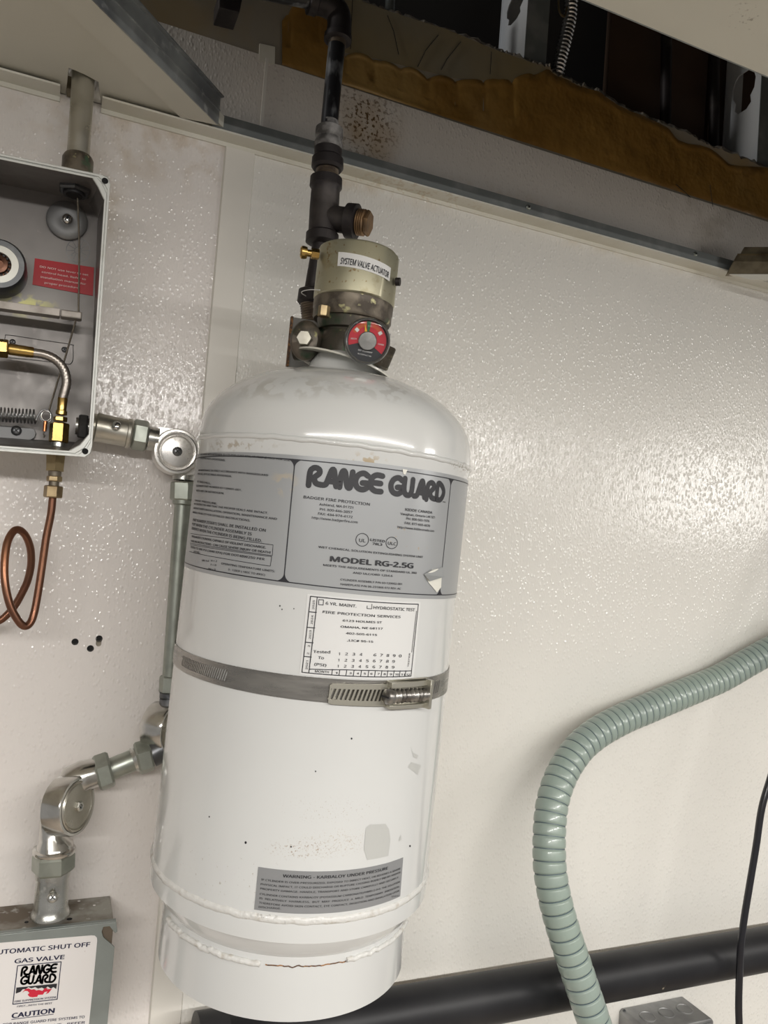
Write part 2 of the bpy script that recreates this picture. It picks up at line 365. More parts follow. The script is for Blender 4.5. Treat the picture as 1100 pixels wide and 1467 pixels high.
mat('peel_white', (.74, .73, .66), .5); mat('peel_grey', (.27, .28, .28), .4, .2)
mat('steel_strap', (.36, .345, .32), .3, .9, var=(20, (.26, .25, .235), .4, .7), scale=(1, 1, 6), rvar=.08)
mat('strap_tail', (.50, .48, .41), .36, .85)
mat('strap_worm', (.35, .34, .32), .34, .9, var=(80, (.16, .15, .14), .45, .65))
mat('enclosure_rim', (.66, .67, .64), .42, .2, var=(60, (.58, .58, .54), .5, .7))
mat('enclosure_inside', (.235, .22, .21), .42, .55, var=[(9, (.19, .178, .168), .4, .65), (50, (.31, .29, .275), .66, .74)], rvar=.1, stains=[((W(40, 437, .012)), (.03, .05, .015), (.48, .46, .18), .8, 90, .48)])
mat('dark_steel', (.14, .145, .15), .35, .85, var=(40, (.25, .25, .25), .5, .7))
mat('lever_alloy', (.42, .385, .35), .5, .6, var=(60, (.30, .27, .24), .45, .65), bump=(150, .3, .0005))
mat('wire_rope', (.22, .19, .15), .45, .8, bump=(800, .8, .0006))
mat('braid', (.44, .40, .36), .32, .9)
mat('red_sticker', (.50, .015, .03), .22, coat=.5); mat('red_print', (.80, .62, .60), .4)
mat('bearing_white', (.80, .80, .74), .25, .5); mat('black_rubber', (.02, .02, .022), .45)
mat('spring_steel', (.30, .30, .30), .3, .95)
mat('gauge_black', (.03, .032, .036), .4); mat('gauge_red', (.55, .022, .04), .4); mat('gauge_green', (.015, .14, .055), .4)
mat('gauge_yellow', (.85, .52, .03), .4); mat('gauge_orange', (.62, .16, .03), .4); mat('gauge_white', (.72, .72, .70), .4)
mat('gauge_bezel', (.17, .17, .165), .25, .7, coat=.5)
mat('gauge_glass', (1, 1, 1), .03, trans=1.0, alpha=.25)
mat('valve_box_grey', (.27, .295, .28), .42, .25, var=(35, (.235, .255, .24), .4, .7))
mat('valve_box_top', (.36, .35, .31), .6, .2, var=[(24, (.14, .11, .08), .45, .62), (120, (.42, .41, .38), .62, .72)])
mat('sticker_white', (.78, .75, .73), .4, var=(120, (.50, .40, .36), .70, .76))
mat('sticker_red', (.62, .02, .05), .4)
mat('hose_green', (.30, .365, .32), .3, coat=.25, var=(8, (.27, .33, .30), .4, .7))
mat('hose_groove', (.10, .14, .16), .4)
mat('black_conduit', (.012, .012, .014), .45, spec=.35, var=[(10, (.02, .02, .022), .45, .65), (45, (.3, .26, .2), .745, .78)], bump=(30, .3, .001))
mat('black_cord', (.012, .012, .016), .3, coat=.2)
mat('junction_zinc', (.34, .34, .335), .48, .6, var=(40, (.26, .26, .26), .42, .66), bump=(260, .3, .0005))
mat('mastic', (.27, .15, .035), .38, coat=.12, spec=.5, var=[(9, (.20, .105, .022), .4, .6), (5, (.33, .21, .07), .55, .75), (30, (.16, .085, .02), .6, .7)], bump=(28, .8, .006))
mat('drywall_paper', (.28, .25, .20), .8, var=[(8, (.34, .24, .11), .5, .7), (4, (.20, .17, .12), .5, .75)])
mat('gypsum_core', (.42, .38, .32), .9, var=(90, (.22, .15, .09), .5, .65), bump=(150, .8, .002))
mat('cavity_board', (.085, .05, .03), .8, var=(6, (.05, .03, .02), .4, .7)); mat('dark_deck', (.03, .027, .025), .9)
mat('flex_steel', (.62, .60, .58), .25, 1)
mat('ledge_bronze', (.20, .165, .105), .42, .55, var=(40, (.10, .08, .05), .42, .62))
mat('floor_tile', (.42, .36, .30), .5, var=(3, (.36, .31, .26), .4, .7))
mat('hole_dark', (.01, .01, .01), .9)

# ------------------------------------------------------------ structure
XL, XR = -2.5, 3.2
XV0, XV1 = .128, .161                        # vertical divider strip
# long wall: backing plus panels of pebbled sheet
wall = struct(MB().box((XL, .0025, .0), (XR, .012, Z0+.09)).build('wall_back', 'drywall_paper', None, 0))
def panel_with_holes(holes):
    x0, x1, z0, z1 = XL, XV0+.01, 0, Z0+.003
    outer = [Vector((x0, 0, z0)), Vector((x1, 0, z0)), Vector((x1, 0, z1)), Vector((x0, 0, z1))]
    loops = [outer]; n = 14
    for c, slot in holes:
        loops.append([Vector((c.x+.0027*math.cos(t), 0, c.z+.0027*math.sin(t)+(slot if math.sin(t) < 0 else 0))) for t in [-2*math.pi*i/n for i in range(n)]])
    tri = tessellate_polygon(loops); flat = [v for l in loops for v in l]; b = MB(); b.add(flat, [tuple(t) for t in tri])
    for l in loops[1:]: b.add(l+[v+Vector((0, .0025, 0)) for v in l], [(i, (i+1) % n, (i+1) % n+n, i+n) for i in range(n)])
    return b.build('wall_panel', 'frp_panel_left', wall, 0)
panel_with_holes([(W(107.5, 919.5), 0), (W(129.5, 929), 0), (W(142, 915), -.005)])
k = 0
for c in ((107.5, 919.5), (129.5, 929), (142, 915)):
    p = W(*c); MB().lathe([(.0030, 0), (.0033, .0002), (.0029, .0004), (.0027, 0)], p, (0, -1, 0), 14, caps=False).build('screw_hole', 'hole_dark', wall)
    MB().cyl(p+Vector((0, .0018, 0)), p+Vector((0, .0024, 0)), .0026, n=12).build('screw_hole', 'hole_dark', wall)
MB().box((XV1-.01, 0, 0), (XR, .0025, Z0+.003)).build('wall_panel', 'frp_panel', wall, 0)
# upper sheets, above the ceiling line, up to the mastic
def up(px, py): return W(px, py, 0)
ul = up(385, 90).x
MB().slab([(XL, 0, Z0+.004), (ul-.0015, 0, Z0+.004), (ul-.0015, 0, up(385, 82).z), (XL, 0, up(222, 36).z+.01)], (0, .0025, 0)).build('wall_panel', 'frp_panel_upper', wall, 0)
zm = lambda px, py: W(px, py).z
MB().slab([(ul-.0006, 0, Z0+.004), (XR, 0, Z0+.004), (XR, 0, zm(1100, 318)), (W(1100, 318).x, 0, zm(1100, 318)), (W(750, 207).x, 0, zm(750, 207)), (W(404, 94).x, 0, zm(404, 94)), (ul-.0006, 0, zm(372, 85))], (0, .0025, 0)).build('wall_panel', 'frp_panel_upper', wall, 0)
MB().box((ul-.004, -.0012, Z0+.004), (ul-.0008, .0025, zm(385, 85))).build('joint_moulding', 'divider_plastic', wall, 0)
MB().slab([W(372, 62, .0005), W(394, 67, .0005), W(393.5, 93, .0005), W(371, 86, .0005)], (0, .0025, 0)).build('moulding_tab', 'cream_trim', wall, 0)

# gypsum board above, torn open along its top edge
tear = [(180, -190), (330, -120), (430, -42), (513, -2), (535, 9), (548, 13), (566, 17), (590, 27), (620, 36), (650, 47), (678, 55), (706, 68), (722, 74), (741, 79), (762, 88), (776, 91), (788, 94), (792, 104), (812, 112), (826, 120), (842, 124),
        (858, 129), (872, 140), (888, 150), (905, 158), (922, 164), (945, 174), (962, 182), (985, 190), (1000, 199), (1012, 206), (1030, 212), (1048, 219), (1070, 228), (1096, 238), (1150, 262), (1260, 320)]
pts = []
for i, (a, b) in enumerate(zip(tear, tear[1:])):
    for j in range(5):
        t = j/5; pts.append((a[0]+(b[0]-a[0])*t, a[1]+(b[1]-a[1])*t+(random.uniform(-1.8, 1.8) if b[0] > 500 else 0)))
pts.append(tear[-1])
front = [W(px, py+random.uniform(0, 2.5), -.0025) for px, py in pts]
back = [W(px+random.uniform(-2, 2), py-2+random.uniform(-1.2, 1.2), -.0135) for px, py in pts]
zb = Z0+.05
board = MB(); n = len(front); fb = [Vector((p.x, p.y, zb)) for p in front]; bb = [Vector((p.x, p.y, zb)) for p in back]
board.add(fb+front+back+bb, [(i, i+1, n+i+1, n+i) for i in range(n-1)]+[(2*n+i, 2*n+i+1, 3*n+i+1, 3*n+i) for i in range(n-1)])
gy = board.build('wall_upper', 'drywall_paper', None, 0); struct(gy)
MB().add(front+back, [(i, i+1, n+i+1, n+i) for i in range(n-1)]).build('torn_gypsum_edge', 'gypsum_core', gy, 0)
# mastic: trowelled adhesive with scalloped top, as a relief grid over the board
def mtop(px):
    base = [(400, -30), (404, 30), (410, 22), (424, 2), (450, -25), (488, -22), (493, 78), (530, 80), (545, 90), (572, 95), (590, 100), (612, 110), (650, 113), (672, 118), (695, 113), (714, 118), (735, 112), (752, 110), (770, 106), (785, 98), (795, 108), (812, 114), (826, 122), (842, 127), (858, 131), (872, 142), (888, 152), (905, 160), (922, 166), (945, 177), (958, 184), (970, 200), (985, 206), (1003, 208), (1018, 213), (1030, 222), (1045, 236), (1060, 238), (1100, 240), (1180, 275), (1260, 322)]
    for (x0, y0), (x1, y1) in zip(base, base[1:]):
        if x0 <= px <= x1:
            y = y0+(y1-y0)*(px-x0)/(x1-x0)
            if 493 < px < 760: y += 7*(abs(math.sin((px-493)/40*math.pi))*-1)+3
            return y
    return 322
mb = MB(); cols = 190; rows = 26; vs = []
for i in range(cols+1):
    px = 404+(1260-404)*i/cols; y0 = mtop(px); y1 = 93+(px-404)*.3195
    for j in range(rows+1):
        v = j/rows; py = y0+(y1-y0)*v; e = min(1, v*9, (1-v)*14+.25)
        q = noise.noise(Vector((px*.018, py*.03, 0))); sc_ = abs(math.sin((px-493)/40*math.pi)) if px < 760 else .7
        th = .0006+.0032*e*(.55+.45*q)+.0022*math.exp(-((v-.06)/.05)**2)*(.4+.6*sc_)
        if 500 < px < 930:                                  # the lower trowel ridge
            v2 = (py-(118+(px-500)*.372))/5.0; th += .0016*math.exp(-v2*v2)
        if px < 760: th -= .0022*math.exp(-((abs((px-493) % 40-20)-20)/3.0)**2)*(1 if v < .62 else 0)
        vs.append(W(px, py, -.0025+th))
mb.add(vs, [(i*(rows+1)+j, (i+1)*(rows+1)+j, (i+1)*(rows+1)+j+1, i*(rows+1)+j+1) for i in range(cols) for j in range(rows)])
mb.build('mastic_layer', 'mastic', gy, 60)
mat('mastic_thin', (.24, .19, .10), .55, var=(7, (.22, .20, .15), .4, .7))
m2 = MB(); m2.slab([W(x, y, -.0021) for x, y in ((486, -28), (520, 2), (560, 17), (640, 42), (706, 70), (780, 96), (792, 120), (650, 112), (540, 84), (488, 74))], (0, .0006, 0)); m2.build('mastic_smear', 'mastic_thin', gy, 0)
for q in (((555, 22), (564, 45), (571, 78)), ((628, 50), (610, 72), (598, 96)), ((704, 74), (703, 92), (702, 106)), ((660, 60), (640, 85), (632, 100)), ((505, 0), (503, 40), (502, 70)), ((1017, 265), (1019, 282), (1021, 296)), ((968, 264), (980, 274), (989, 283))):
    MB().tube([W(x, y, .0012 if x > 900 else -.0012) for x, y in q], .0004, 5).build('pencil_line', 'hole_dark', gy)

# plastic and steel edge trims along the ceiling line
t = MB(); xp0, xp1 = W(88, 120).x, W(146, 145).x
for a, b in ((XL, xp0), (xp1, XR)): t.box((a, -.0225, Z0-.0015), (b, 0.0, Z0+.0005)).box((a, -.0022, Z0-.006), (b, 0, Z0-.0014))
struct(t.build('trim_1', 'cream_trim', None, 0))
xd = Z(311, 179, Z0).x
t = MB().box((xd-.004, -.0205, Z0+.0006), (XR, -.0190, Z0+.0165)).box((xd-.004, -.0190, Z0+.0006), (XR, 0, Z0+.0016))
g = struct(t.build('trim_2', 'galvanised_dull', None, 0))
for (px, py) in ((757, 297), (996, 364)):
    screw_head(g, 'screw', W(px, py, .0205), (0, -1, 0), .0032, 'zinc_green')
t = MB().loft([[(XV0, 0, z), (XV0+.0015, -.003, z), (XV1-.0015, -.003, z), (XV1, 0, z)] for z in (0, Z0-.0062)])
struct(t.build('trim_3', 'divider_plastic', None, 0))
# ceiling: panel field with the open bay cut out of it
P0 = Z(311, 179, Z0); P1 = Z(131, 0, Z0); dg_ = (P1-P0).normalized(); yr = -.346
xi = P0.x+dg_.x*((yr-P0.y)/dg_.y)
Pw = P0-dg_*((P0.y)/dg_.y)          # diagonal meets the wall
poly = [(XL, 0), (Pw.x, 0), (xi, yr), (XR, yr), (XR, -3.6), (XL, -3.6)]
nx0, nx1, ny = Z(94, 120, Z0).x, Z(139, 140, Z0).x, -.046
poly = [(XL, 0), (nx0, 0), (nx0+.002, ny-.004), (nx0+.016, ny), (nx1, ny+.006), (nx1+.004, 0), (Pw.x, 0), (xi, yr), (XR, yr), (XR, -3.6), (XL, -3.6)]
ceil = struct(MB().slab([(x, y, Z0+.0035) for x, y in poly], (0, 0, .012)).build('ceiling', 'ceiling_paint', None, 0))
nd = Vector((dg_.y, -dg_.x, 0)); nd = nd if nd.x < 0 else -nd       # away from the opening
wfl = .030
A0 = P0+dg_*.0; B0 = Vector((xi, yr, Z0))
MB().slab([A0, B0, B0+nd*wfl, A0+nd*wfl+dg_*.02], (0, 0, .003)).build('edge_flange', 'ceiling_paint', ceil, 0)
gn_ = nd; A0 = A0-gn_*.0014; B0 = B0-gn_*.0014; ch = MB()
ch.slab([A0+Vector((0, 0, .0)), B0+Vector((0, 0, .0)), B0+Vector((0, 0, .040)), A0+Vector((0, 0, .028))-dg_*.0], nd*.0012)
ch.slab([A0+Vector((0, 0, .028)), B0+Vector((0, 0, .040)), B0+Vector((0, 0, .040))-nd*.004, A0+Vector((0, 0, .028))-nd*.004], (0, 0, .0015))
ch.slab([A0+Vector((0, 0, .014)), B0+Vector((0, 0, .019)), B0+Vector((0, 0, .0205)), A0+Vector((0, 0, .0155))], -nd*.0012)
ch.slab([A0+Vector((0, 0, .030)), B0+Vector((0, 0, .041)), B0+Vector((0, 0, .041))+nd*.03, A0+Vector((0, 0, .030))+nd*.03], (0, 0, .0012))
struct(ch.build('trim_4', 'galvanised', None, 0))
MB().box((nx0+.001, -.018, Z0+.0006), (nx0+.010, -.002, Z0+.013)).build('cut_flap', 'ledge_bronze', ceil, 0)
MB().box((xi-.2, yr-.0012, Z0+.0034), (XR, yr, Z0+.020)).build('edge_channel', 'galvanised_dull', ceil, 0)
# unseen plenum box added to keep world light out; also cavity wall, floor
struct(MB().box((XL, -3.6, 3.25), (XR, .5, 3.3)).build('plenum_block_top', 'dark_deck', None, 0))
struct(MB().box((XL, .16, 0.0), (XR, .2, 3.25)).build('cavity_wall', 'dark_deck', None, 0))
struct(MB().box((XL, -3.65, Z0-.2), (XR, -3.6, 3.25)).build('plenum_block_end', 'dark_deck', None, 0))
struct(MB().box((XL-.05, -3.6, Z0), (XL, .2, 3.25)).build('plenum_block_side', 'dark_deck', None, 0))
struct(MB().box((XR, -3.6, Z0), (XR+.05, .2, 3.25)).build('plenum_block_side', 'dark_deck', None, 0))
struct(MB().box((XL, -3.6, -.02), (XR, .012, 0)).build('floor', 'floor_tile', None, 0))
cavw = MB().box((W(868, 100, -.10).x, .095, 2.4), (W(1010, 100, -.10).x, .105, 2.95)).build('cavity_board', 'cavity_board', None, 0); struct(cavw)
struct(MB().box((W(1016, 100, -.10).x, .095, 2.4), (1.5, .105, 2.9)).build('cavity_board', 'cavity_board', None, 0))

# steel studs in the open wall
def stud(x, label, holes, zt=3.2):
    r = thing('steel_stud', label, 'stud', (x, .013, Z0-.35))
    w = MB(); z0, z1 = Z0-.35, zt
    zz = [z0]
    for hz in holes: zz += [hz[0], hz[1]]
    zz.append(z1); y0, y1 = .0145, .080
    # web with ragged knockouts
    prev = z0
    for (h0, h1) in holes:
        w.box((x-.0007, y0, prev), (x+.0007, y1, h0))
        prof = [(0, .3), (.12, .62), (.3, .55), (.45, .8), (.7, .86), (.9, .7), (1, .45)]
        a = [Vector((x-.0007, y0, h0))]+[Vector((x-.0007, y0+(y1-y0)*(.5-.5*pp*.8), h0+(h1-h0)*tt)) for tt, pp in prof]+[Vector((x-.0007, y0, h1))]
        w.slab(a, (.0014, 0, 0))
        a = [Vector((x-.0007, y1, h0))]+[Vector((x-.0007, y0+(y1-y0)*(.5+.5*pp*.7), h0+(h1-h0)*tt)) for tt, pp in prof]+[Vector((x-.0007, y1, h1))]
        w.slab(a, (.0014, 0, 0)); prev = h1
    w.box((x-.0007, y0, prev), (x+.0007, y1, z1))
    w.build('web', 'stud_steel', r, 0)
    MB().box((x-.0007, .0135, z0), (x+.032, .0145, z1)).box((x+.031, .0145, z0), (x+.032, .021, z1)).build('front_flange', 'galvanised_dull', r, 0)
    MB().box((x-.0007, .080, z0), (x+.032, .081, z1)).box((x-.0012, .0795, z0), (x-.0007, .082, z1)).build('back_flange', 'stud_steel', r, 0)
    return r
def zat(px, py, off): return W(px, py, off).z
stud(.495, 'grey steel wall stud at the top centre, beside the coiled armoured cable', [(zat(728, 27, -.045), zat(730, -12, -.045))])
xs2 = .902
stud(xs2, 'grey steel wall stud at the upper right, with a ragged knockout hole', [(zat(1072, 162, -.045), zat(1080, 108, -.045))])
r = thing('steel_rod', 'short dull steel rod standing in the wall gap, left of the centre stud', 'rod', W(557, 30, -.03))
MB().cyl(W(556, 60, -.03), W(562, -60, -.03), M(7, W(556, 20, -.03)), n=16).build('rod', 'galvanised_dull', r)
for i, (x0, x1, y) in enumerate(((952, 950, 100), (1022, 1018, 120))):
    rr = thing('dark_pipe', ('thin dark pipe inside the wall cavity, nearer the armoured cable', 'thin dark pipe inside the wall cavity, nearer the right stud')[i], 'pipe', W(x0, 160, -.075))
    MB().cyl(W(x0, 260, -.075), W(x1+6, -60, -.075), .008, n=14).build('tube', 'black_iron', rr)
# armoured cable
r = thing('armoured_cable', 'shiny spiral steel armoured cable hanging in the wall gap right of the centre stud', 'cable', W(798, 100, -.03))
path = crom([W(x, y, -.03) for x, y in ((822, -70), (821, -30), (818, 0), (816, 28), (809, 60), (801, 92), (796, 120), (792, 150))], 30)
mb = MB(); rad = []
acc = 0; last = path[0]
for p in path: acc += (p-last).length; last = p; rad.append(.0086+.0011*math.sin(acc/.0058*2*math.pi))
mb.tube(path, rad, 16).build('armour', 'flex_steel', r, 80)
p0 = [W(x, y, -.02) for x, y in ((803, -40), (800, 5), (803, 20), (809, 23), (812, 10))]
MB().tube(crom(p0, 6), .0014, 8).build('bond_wire', 'brass_old', r)
# bronze ledge at far right on the trim
r = thing('metal_ledge', 'dirty bronze-coloured stepped metal ledge resting on the ceiling trim at the far right', 'bracket', W(1041, 392, .030))
q0 = W(1041, 392, .030); ld = Vector((.827, -.562, 0)); ln = Vector((.562, .827, 0)); hz = M(1, q0)
def lp(u, px): return q0+ld*u+Vector((0, 0, px*hz))
MB().slab([lp(0, 0), lp(.16, 0), lp(.16, 28), lp(.012, 28)], ln*.010).build('lower_step', 'ledge_bronze', r, 0, .0006)
MB().slab([p+ln*.002 for p in (lp(.016, 28.3), lp(.16, 28.3), lp(.16, 40), lp(.021, 40))], ln*.008).build('upper_step', 'ledge_bronze', r, 0, .0006)
MB().slab([p-ln*.0006 for p in (lp(.012, 27), lp(.16, 27), lp(.16, 29), lp(.012, 29))], ln*.0006).build('bright_edge', 'brass_old', r, 0)
MB().slab([lp(.004, -.6), lp(.16, -.6), lp(.16, -9)-ln*.001, lp(.03, -9)-ln*.001], ln*.004).build('white_flange', 'cream_trim', r, 0)

# ------------------------------------------------------------ wall-mounted black pipe at the bottom
yp = .05; rp = .0265; zc = W(849, 1403, yp).z
r = thing('black_pipe', 'thick black plastic pipe running along the wall at the bottom, behind the green hose', 'pipe', (.9, -yp, zc-rp))
MB().cyl((W(306, 1475, yp).x, -yp, zc), (XR, -yp, zc), rp, n=40).build('tube', 'black_conduit', r)
MB().lathe([(rp, 0), (rp+.006, .001), (rp+.006, .03), (rp, .031)], (W(290, 1475, yp).x-.006, -yp, zc), (1, 0, 0), 32).build('coupling', 'black_rubber', r)
MB().cyl((W(250, 1475, yp).x, -yp, zc), (W(292, 1475, yp).x-.015, -yp, zc), rp*.8, n=32).build('tube', 'black_conduit', r)
# black cord
r = thing('power_cord', 'thin black power cord hanging down in front of the black pipe at the right edge', 'cord', W(1059, 1500, .09))
pt = [(1330, 640), (1230, 800), (1165, 930), (1125, 1040), (1112, 1085), (1103, 1116), (1091, 1158), (1083, 1212), (1074, 1266), (1066, 1315), (1061, 1356), (1059, 1398), (1058, 1440), (1059, 1480), (1060, 1540), (1066, 1680), (1080, 1900)]
MB().tube(crom([W(x, y, .09) for x, y in pt], 6), M(4.9, W(1070, 1300, .09)), 14).build('jacket', 'black_cord', r)
# green corrugated hose
r = thing('green_hose', 'pale green ribbed flexible hose curving down the wall at right', 'hose', W(866, 1520, .12))
hp = [(1420, 790, .06), (1300, 845, .058), (1190, 893, .05), (1150, 908, .045), (1110, 928, .036), (1070, 950, .030), (1031, 972, .028), (990, 989, .030), (956, 1003, .033), (925, 1016, .036), (898, 1027, .038), (872, 1040, .042), (851, 1053, .046), (833, 1068, .050), (820, 1084, .054), (808, 1103, .058), (798, 1126, .064), (791, 1152, .070), (787.5, 1180, .076), (786.5, 1212, .083),
      (787.5, 1243, .089), (791, 1268, .094), (797, 1297, .099), (808, 1336, .105), (822, 1378, .110), (836, 1420, .115), (850, 1462, .119), (864, 1510, .122), (880, 1560, .124), (905, 1680, .12), (925, 1850, .10)]
path = crom([W(x, y, o) for x, y, o in hp], 44); rad = []; acc = 0; last = path[0]; RHo = .0183; total = sum((b_-a_).length for a_, b_ in zip(path, path[1:]))
def pit(a_): return .0098+.0044*min(1, max(0, a_/total-.42)/.35)
fine = [path[0]]
for p in path:
    if (p-fine[-1]).length > .0006: fine.append(p)
ph = 0; rings = []
for p in fine:
    st_ = (p-last).length; acc += st_; last = p; ph += st_/pit(acc); u = ph % 1.0; d = min(u, 1-u)
    rad.append(RHo-.0018*math.exp(-(d/.085)**2)+.0004*math.sin(u*math.pi))
MB().tube(fine, rad, 40).build('jacket', 'hose_green', r, 75)
# dark rings laid into the grooves of the jacket
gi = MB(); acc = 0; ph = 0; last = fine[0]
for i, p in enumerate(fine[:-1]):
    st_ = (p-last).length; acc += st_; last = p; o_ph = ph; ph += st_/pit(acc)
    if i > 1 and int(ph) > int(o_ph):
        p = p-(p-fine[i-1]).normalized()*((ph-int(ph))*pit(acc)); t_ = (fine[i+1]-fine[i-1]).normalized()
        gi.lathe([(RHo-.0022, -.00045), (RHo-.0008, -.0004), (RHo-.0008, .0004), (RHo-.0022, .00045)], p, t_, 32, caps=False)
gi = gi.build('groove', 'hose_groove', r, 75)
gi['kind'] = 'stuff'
# square junction box, bottom right
jb = thing('junction_box', 'grey steel junction box with round knockouts at the bottom right', 'box', W(945, 1500, 0))
BL_, BR_ = W(887, 1441.6), W(979.5, 1428.6); zt = (BL_.z+BR_.z)/2; xa, xb = BL_.x, BR_.x; dp = .052; zb_ = zt-.10; cut = .004
prof = [(xa+cut, zt), (xb-cut, zt), (xb, zt-cut), (xb, zb_), (xa, zb_), (xa, zt-cut)]
MB().slab([(x, -.0003, z) for x, z in prof], (0, -dp, 0)).build('box_body', 'junction_zinc', jb, 0, .0015)
for i, u in enumerate((.22, .5, .78)):
    c = Vector((xa+(xb-xa)*u, -.026, zt)); MB().lathe([(.0105, -.0002), (.0105, .0009), (.0098, .0012), (.0092, .0004), (.0001, .0003)], c, (0, 0, 1), 24, caps=False).build('knockout', 'junction_zinc', jb)
for u in (.3, .75):
    MB().lathe([(.0095, -.0002), (.0095, .0009), (.0088, .0012), (.0083, .0004), (.0001, .0003)], Vector((xa, -.026, zt-.1+.1*u-.01)), (-1, 0, 0), 24, caps=False).build('knockout', 'junction_zinc', jb)
MB().box((xa+.004, -dp-.0022, zb_), (xb-.004, -dp-.0004, zt-.004)).build('cover_plate', 'junction_zinc', jb, 0, .001)
screw_head(jb, 'screw', Vector((xa+.003, -.006, zt)), (0, 0, 1), .0022, 'dark_steel')
# ------------------------------------------------------------ extinguishing cylinder
AX_A = W(476.5, 690, .187); AX_B = W(419.5, 1216, .177); AXD = (AX_A-AX_B).normalized()
dmin = (lambda o: (o-AXD*o.dot(AXD)).length)(CAM-AX_A); RC = dmin*.1724
CY = CylSurf(AX_A, AXD, RC); PX = FPX/(CAM-AX_A).dot(FW)
def ap(h, a=0, r=0): return CY.A+CY.ax*h+CY.e1*r*math.cos(a)+CY.e2*r*math.sin(a)
h_top = CY.h(479, 642)                       # where the dome begins
h_lw = CY.h(400, 1322)                       # lower weld
h_sk0 = CY.h(385, 1384, RC*.885); h_sk1 = CY.h(400, 1464, RC*.885)
cyl = thing('extinguisher_cylinder', 'large white steel extinguishing cylinder with grey nameplate strapped to the wall', 'cylinder', ap(h_sk1))
ed = .0765
prof = []
for i in range(9):                                             # closed bottom dish
    t = (i+.35)/9.3*math.pi/2; prof.append((RC*.998*math.sin(t), h_lw-.002-ed*.82*math.cos(t)))
prof += [(RC*1.0, h_lw-.014), (RC*1.003, h_lw-.006), (RC, h_lw+.006)]
for i in range(1, 12): prof.append((RC, h_lw+.006+(h_top-h_lw-.006)*i/12))
prof += [(RC, h_top-.003), (RC*1.006, h_top), (RC*1.006, h_top+.010), (RC*1.001, h_top+.014)]
for i in range(1, 18):
    t = i/18*math.pi/2; prof.append((RC*math.cos(t)**.93, h_top+.014+(ed-.014)*math.sin(t)))
prof = [p for p in prof if p[0] > .012]
MB().lathe(prof, CY.A, CY.ax, 128).build('shell', 'cylinder_white', cyl, 50)
# skirt ring
rs = RC*.885
MB().lathe([(rs, h_sk0+.012), (rs, h_sk1), (rs-.003, h_sk1), (rs-.003, h_sk0+.012), (rs, h_sk0+.012)], CY.A, CY.ax, 112, caps=False).build('skirt', 'cylinder_white', cyl, 40)
def bead(name, r, h, w, t0, t1, amp=.0006, n=150, seed=0, mat_='weld_white'):
    pts = [ap(h+amp*noise.noise(Vector((i*.35, seed, 0)))*2, t0+(t1-t0)*i/n, r) for i in range(n+1)]
    rr = [w*(1+.10*noise.noise(Vector((i*.8, seed+5, 0)))) for i in range(n+1)]
    full = abs(t1-t0) > 6.2
    MB().tube(pts, rr, 10, caps=not full).build(name, mat_, cyl, 70)
bead('weld_bead', RC-.0022, h_lw+.002, .0038, 0, 2*math.pi, n=220, seed=1)
bead('weld_bead', RC*1.001, h_top+.004, .0022, 0, 2*math.pi, n=200, seed=2, mat_='cylinder_white')
bead('weld_bead', rs+.0005, h_sk0+.001, .0022, math.radians(-62), math.radians(-8), amp=.0012, n=60, seed=3)
bead('weld_bead', rs+.0005, h_sk0+.002, .0019, math.radians(28), math.radians(75), amp=.001, n=50, seed=4)
bead('rust_line', rs-.0001, h_sk0+.0008, .0005, math.radians(-6), math.radians(28), n=40, seed=6, mat_='rust')
# neck boss and service collar
hd = h_top+ed
MB().lathe([(.031, hd-.006), (.031, hd+.004), (.029, hd+.010), (.026, hd+.014), (.022, hd+.016), (.022, hd+.006)], CY.A, CY.ax, 56).build('neck', 'cylinder_white', cyl, 40)
cn = (CY.ax+CY.e2*.20-CY.e1*.03).normalized()
co = ap(hd+.010)+CY.e1*.000
c_ = MB(); c_.lathe([(.0240, 0), (.0435, -.004), (.0435, -.0055), (.0240, -.0015), (.0240, 0)], co, cn, 56, caps=False)
c_.build('service_collar', 'cream_plastic', cyl, 40)
# nameplate wrapping the cylinder
NP = dict(); c1 = lambda X, Y: (260+X/2.5, 500+Y/2.5); c2 = lambda X, Y: (260+X/5, 620+Y/5); c3 = lambda X, Y: (400+X/3.93, 640+Y/3.93)
tp = [CY.inv(*p) for p in ((423, 650), (520, 664), (600, 673), (655, 681))]; bt = [CY.inv(*p) for p in ((404, 840), (540, 853), (600, 857), (640, 858.5))]
def fit(ps):
    n = len(ps); sx = sum(p[0] for p in ps); sy = sum(p[1] for p in ps); sxx = sum(p[0]**2 for p in ps); sxy = sum(p[0]*p[1] for p in ps)
    m = (n*sxy-sx*sy)/(n*sxx-sx*sx); return m, (sy-m*sx)/n
mt, bt_t = fit(tp); mb_, bt_b = fit(bt)
class Flat:                                    # surface coordinates given directly
    def __init__(s, S): s.S = S
    def pt(s, a, b, l=0): return s.S.pt(a, b, l)
    def inv(s, a, b, R=None): return a, b
FC = Flat(CY)
a0, a1 = -RC*2.1, RC*2.0
top = lambda a: bt_t+mt*a
bot = lambda a: bt_b+mb_*a
pl = MB(); sheet(pl, FC, (a0, top(a0)), (a1, top(a1)), (a1, bot(a1)), (a0, bot(a0)), .0003, 96, 3)
npl = pl.build('nameplate', 'nameplate_grey', cyl, 60)
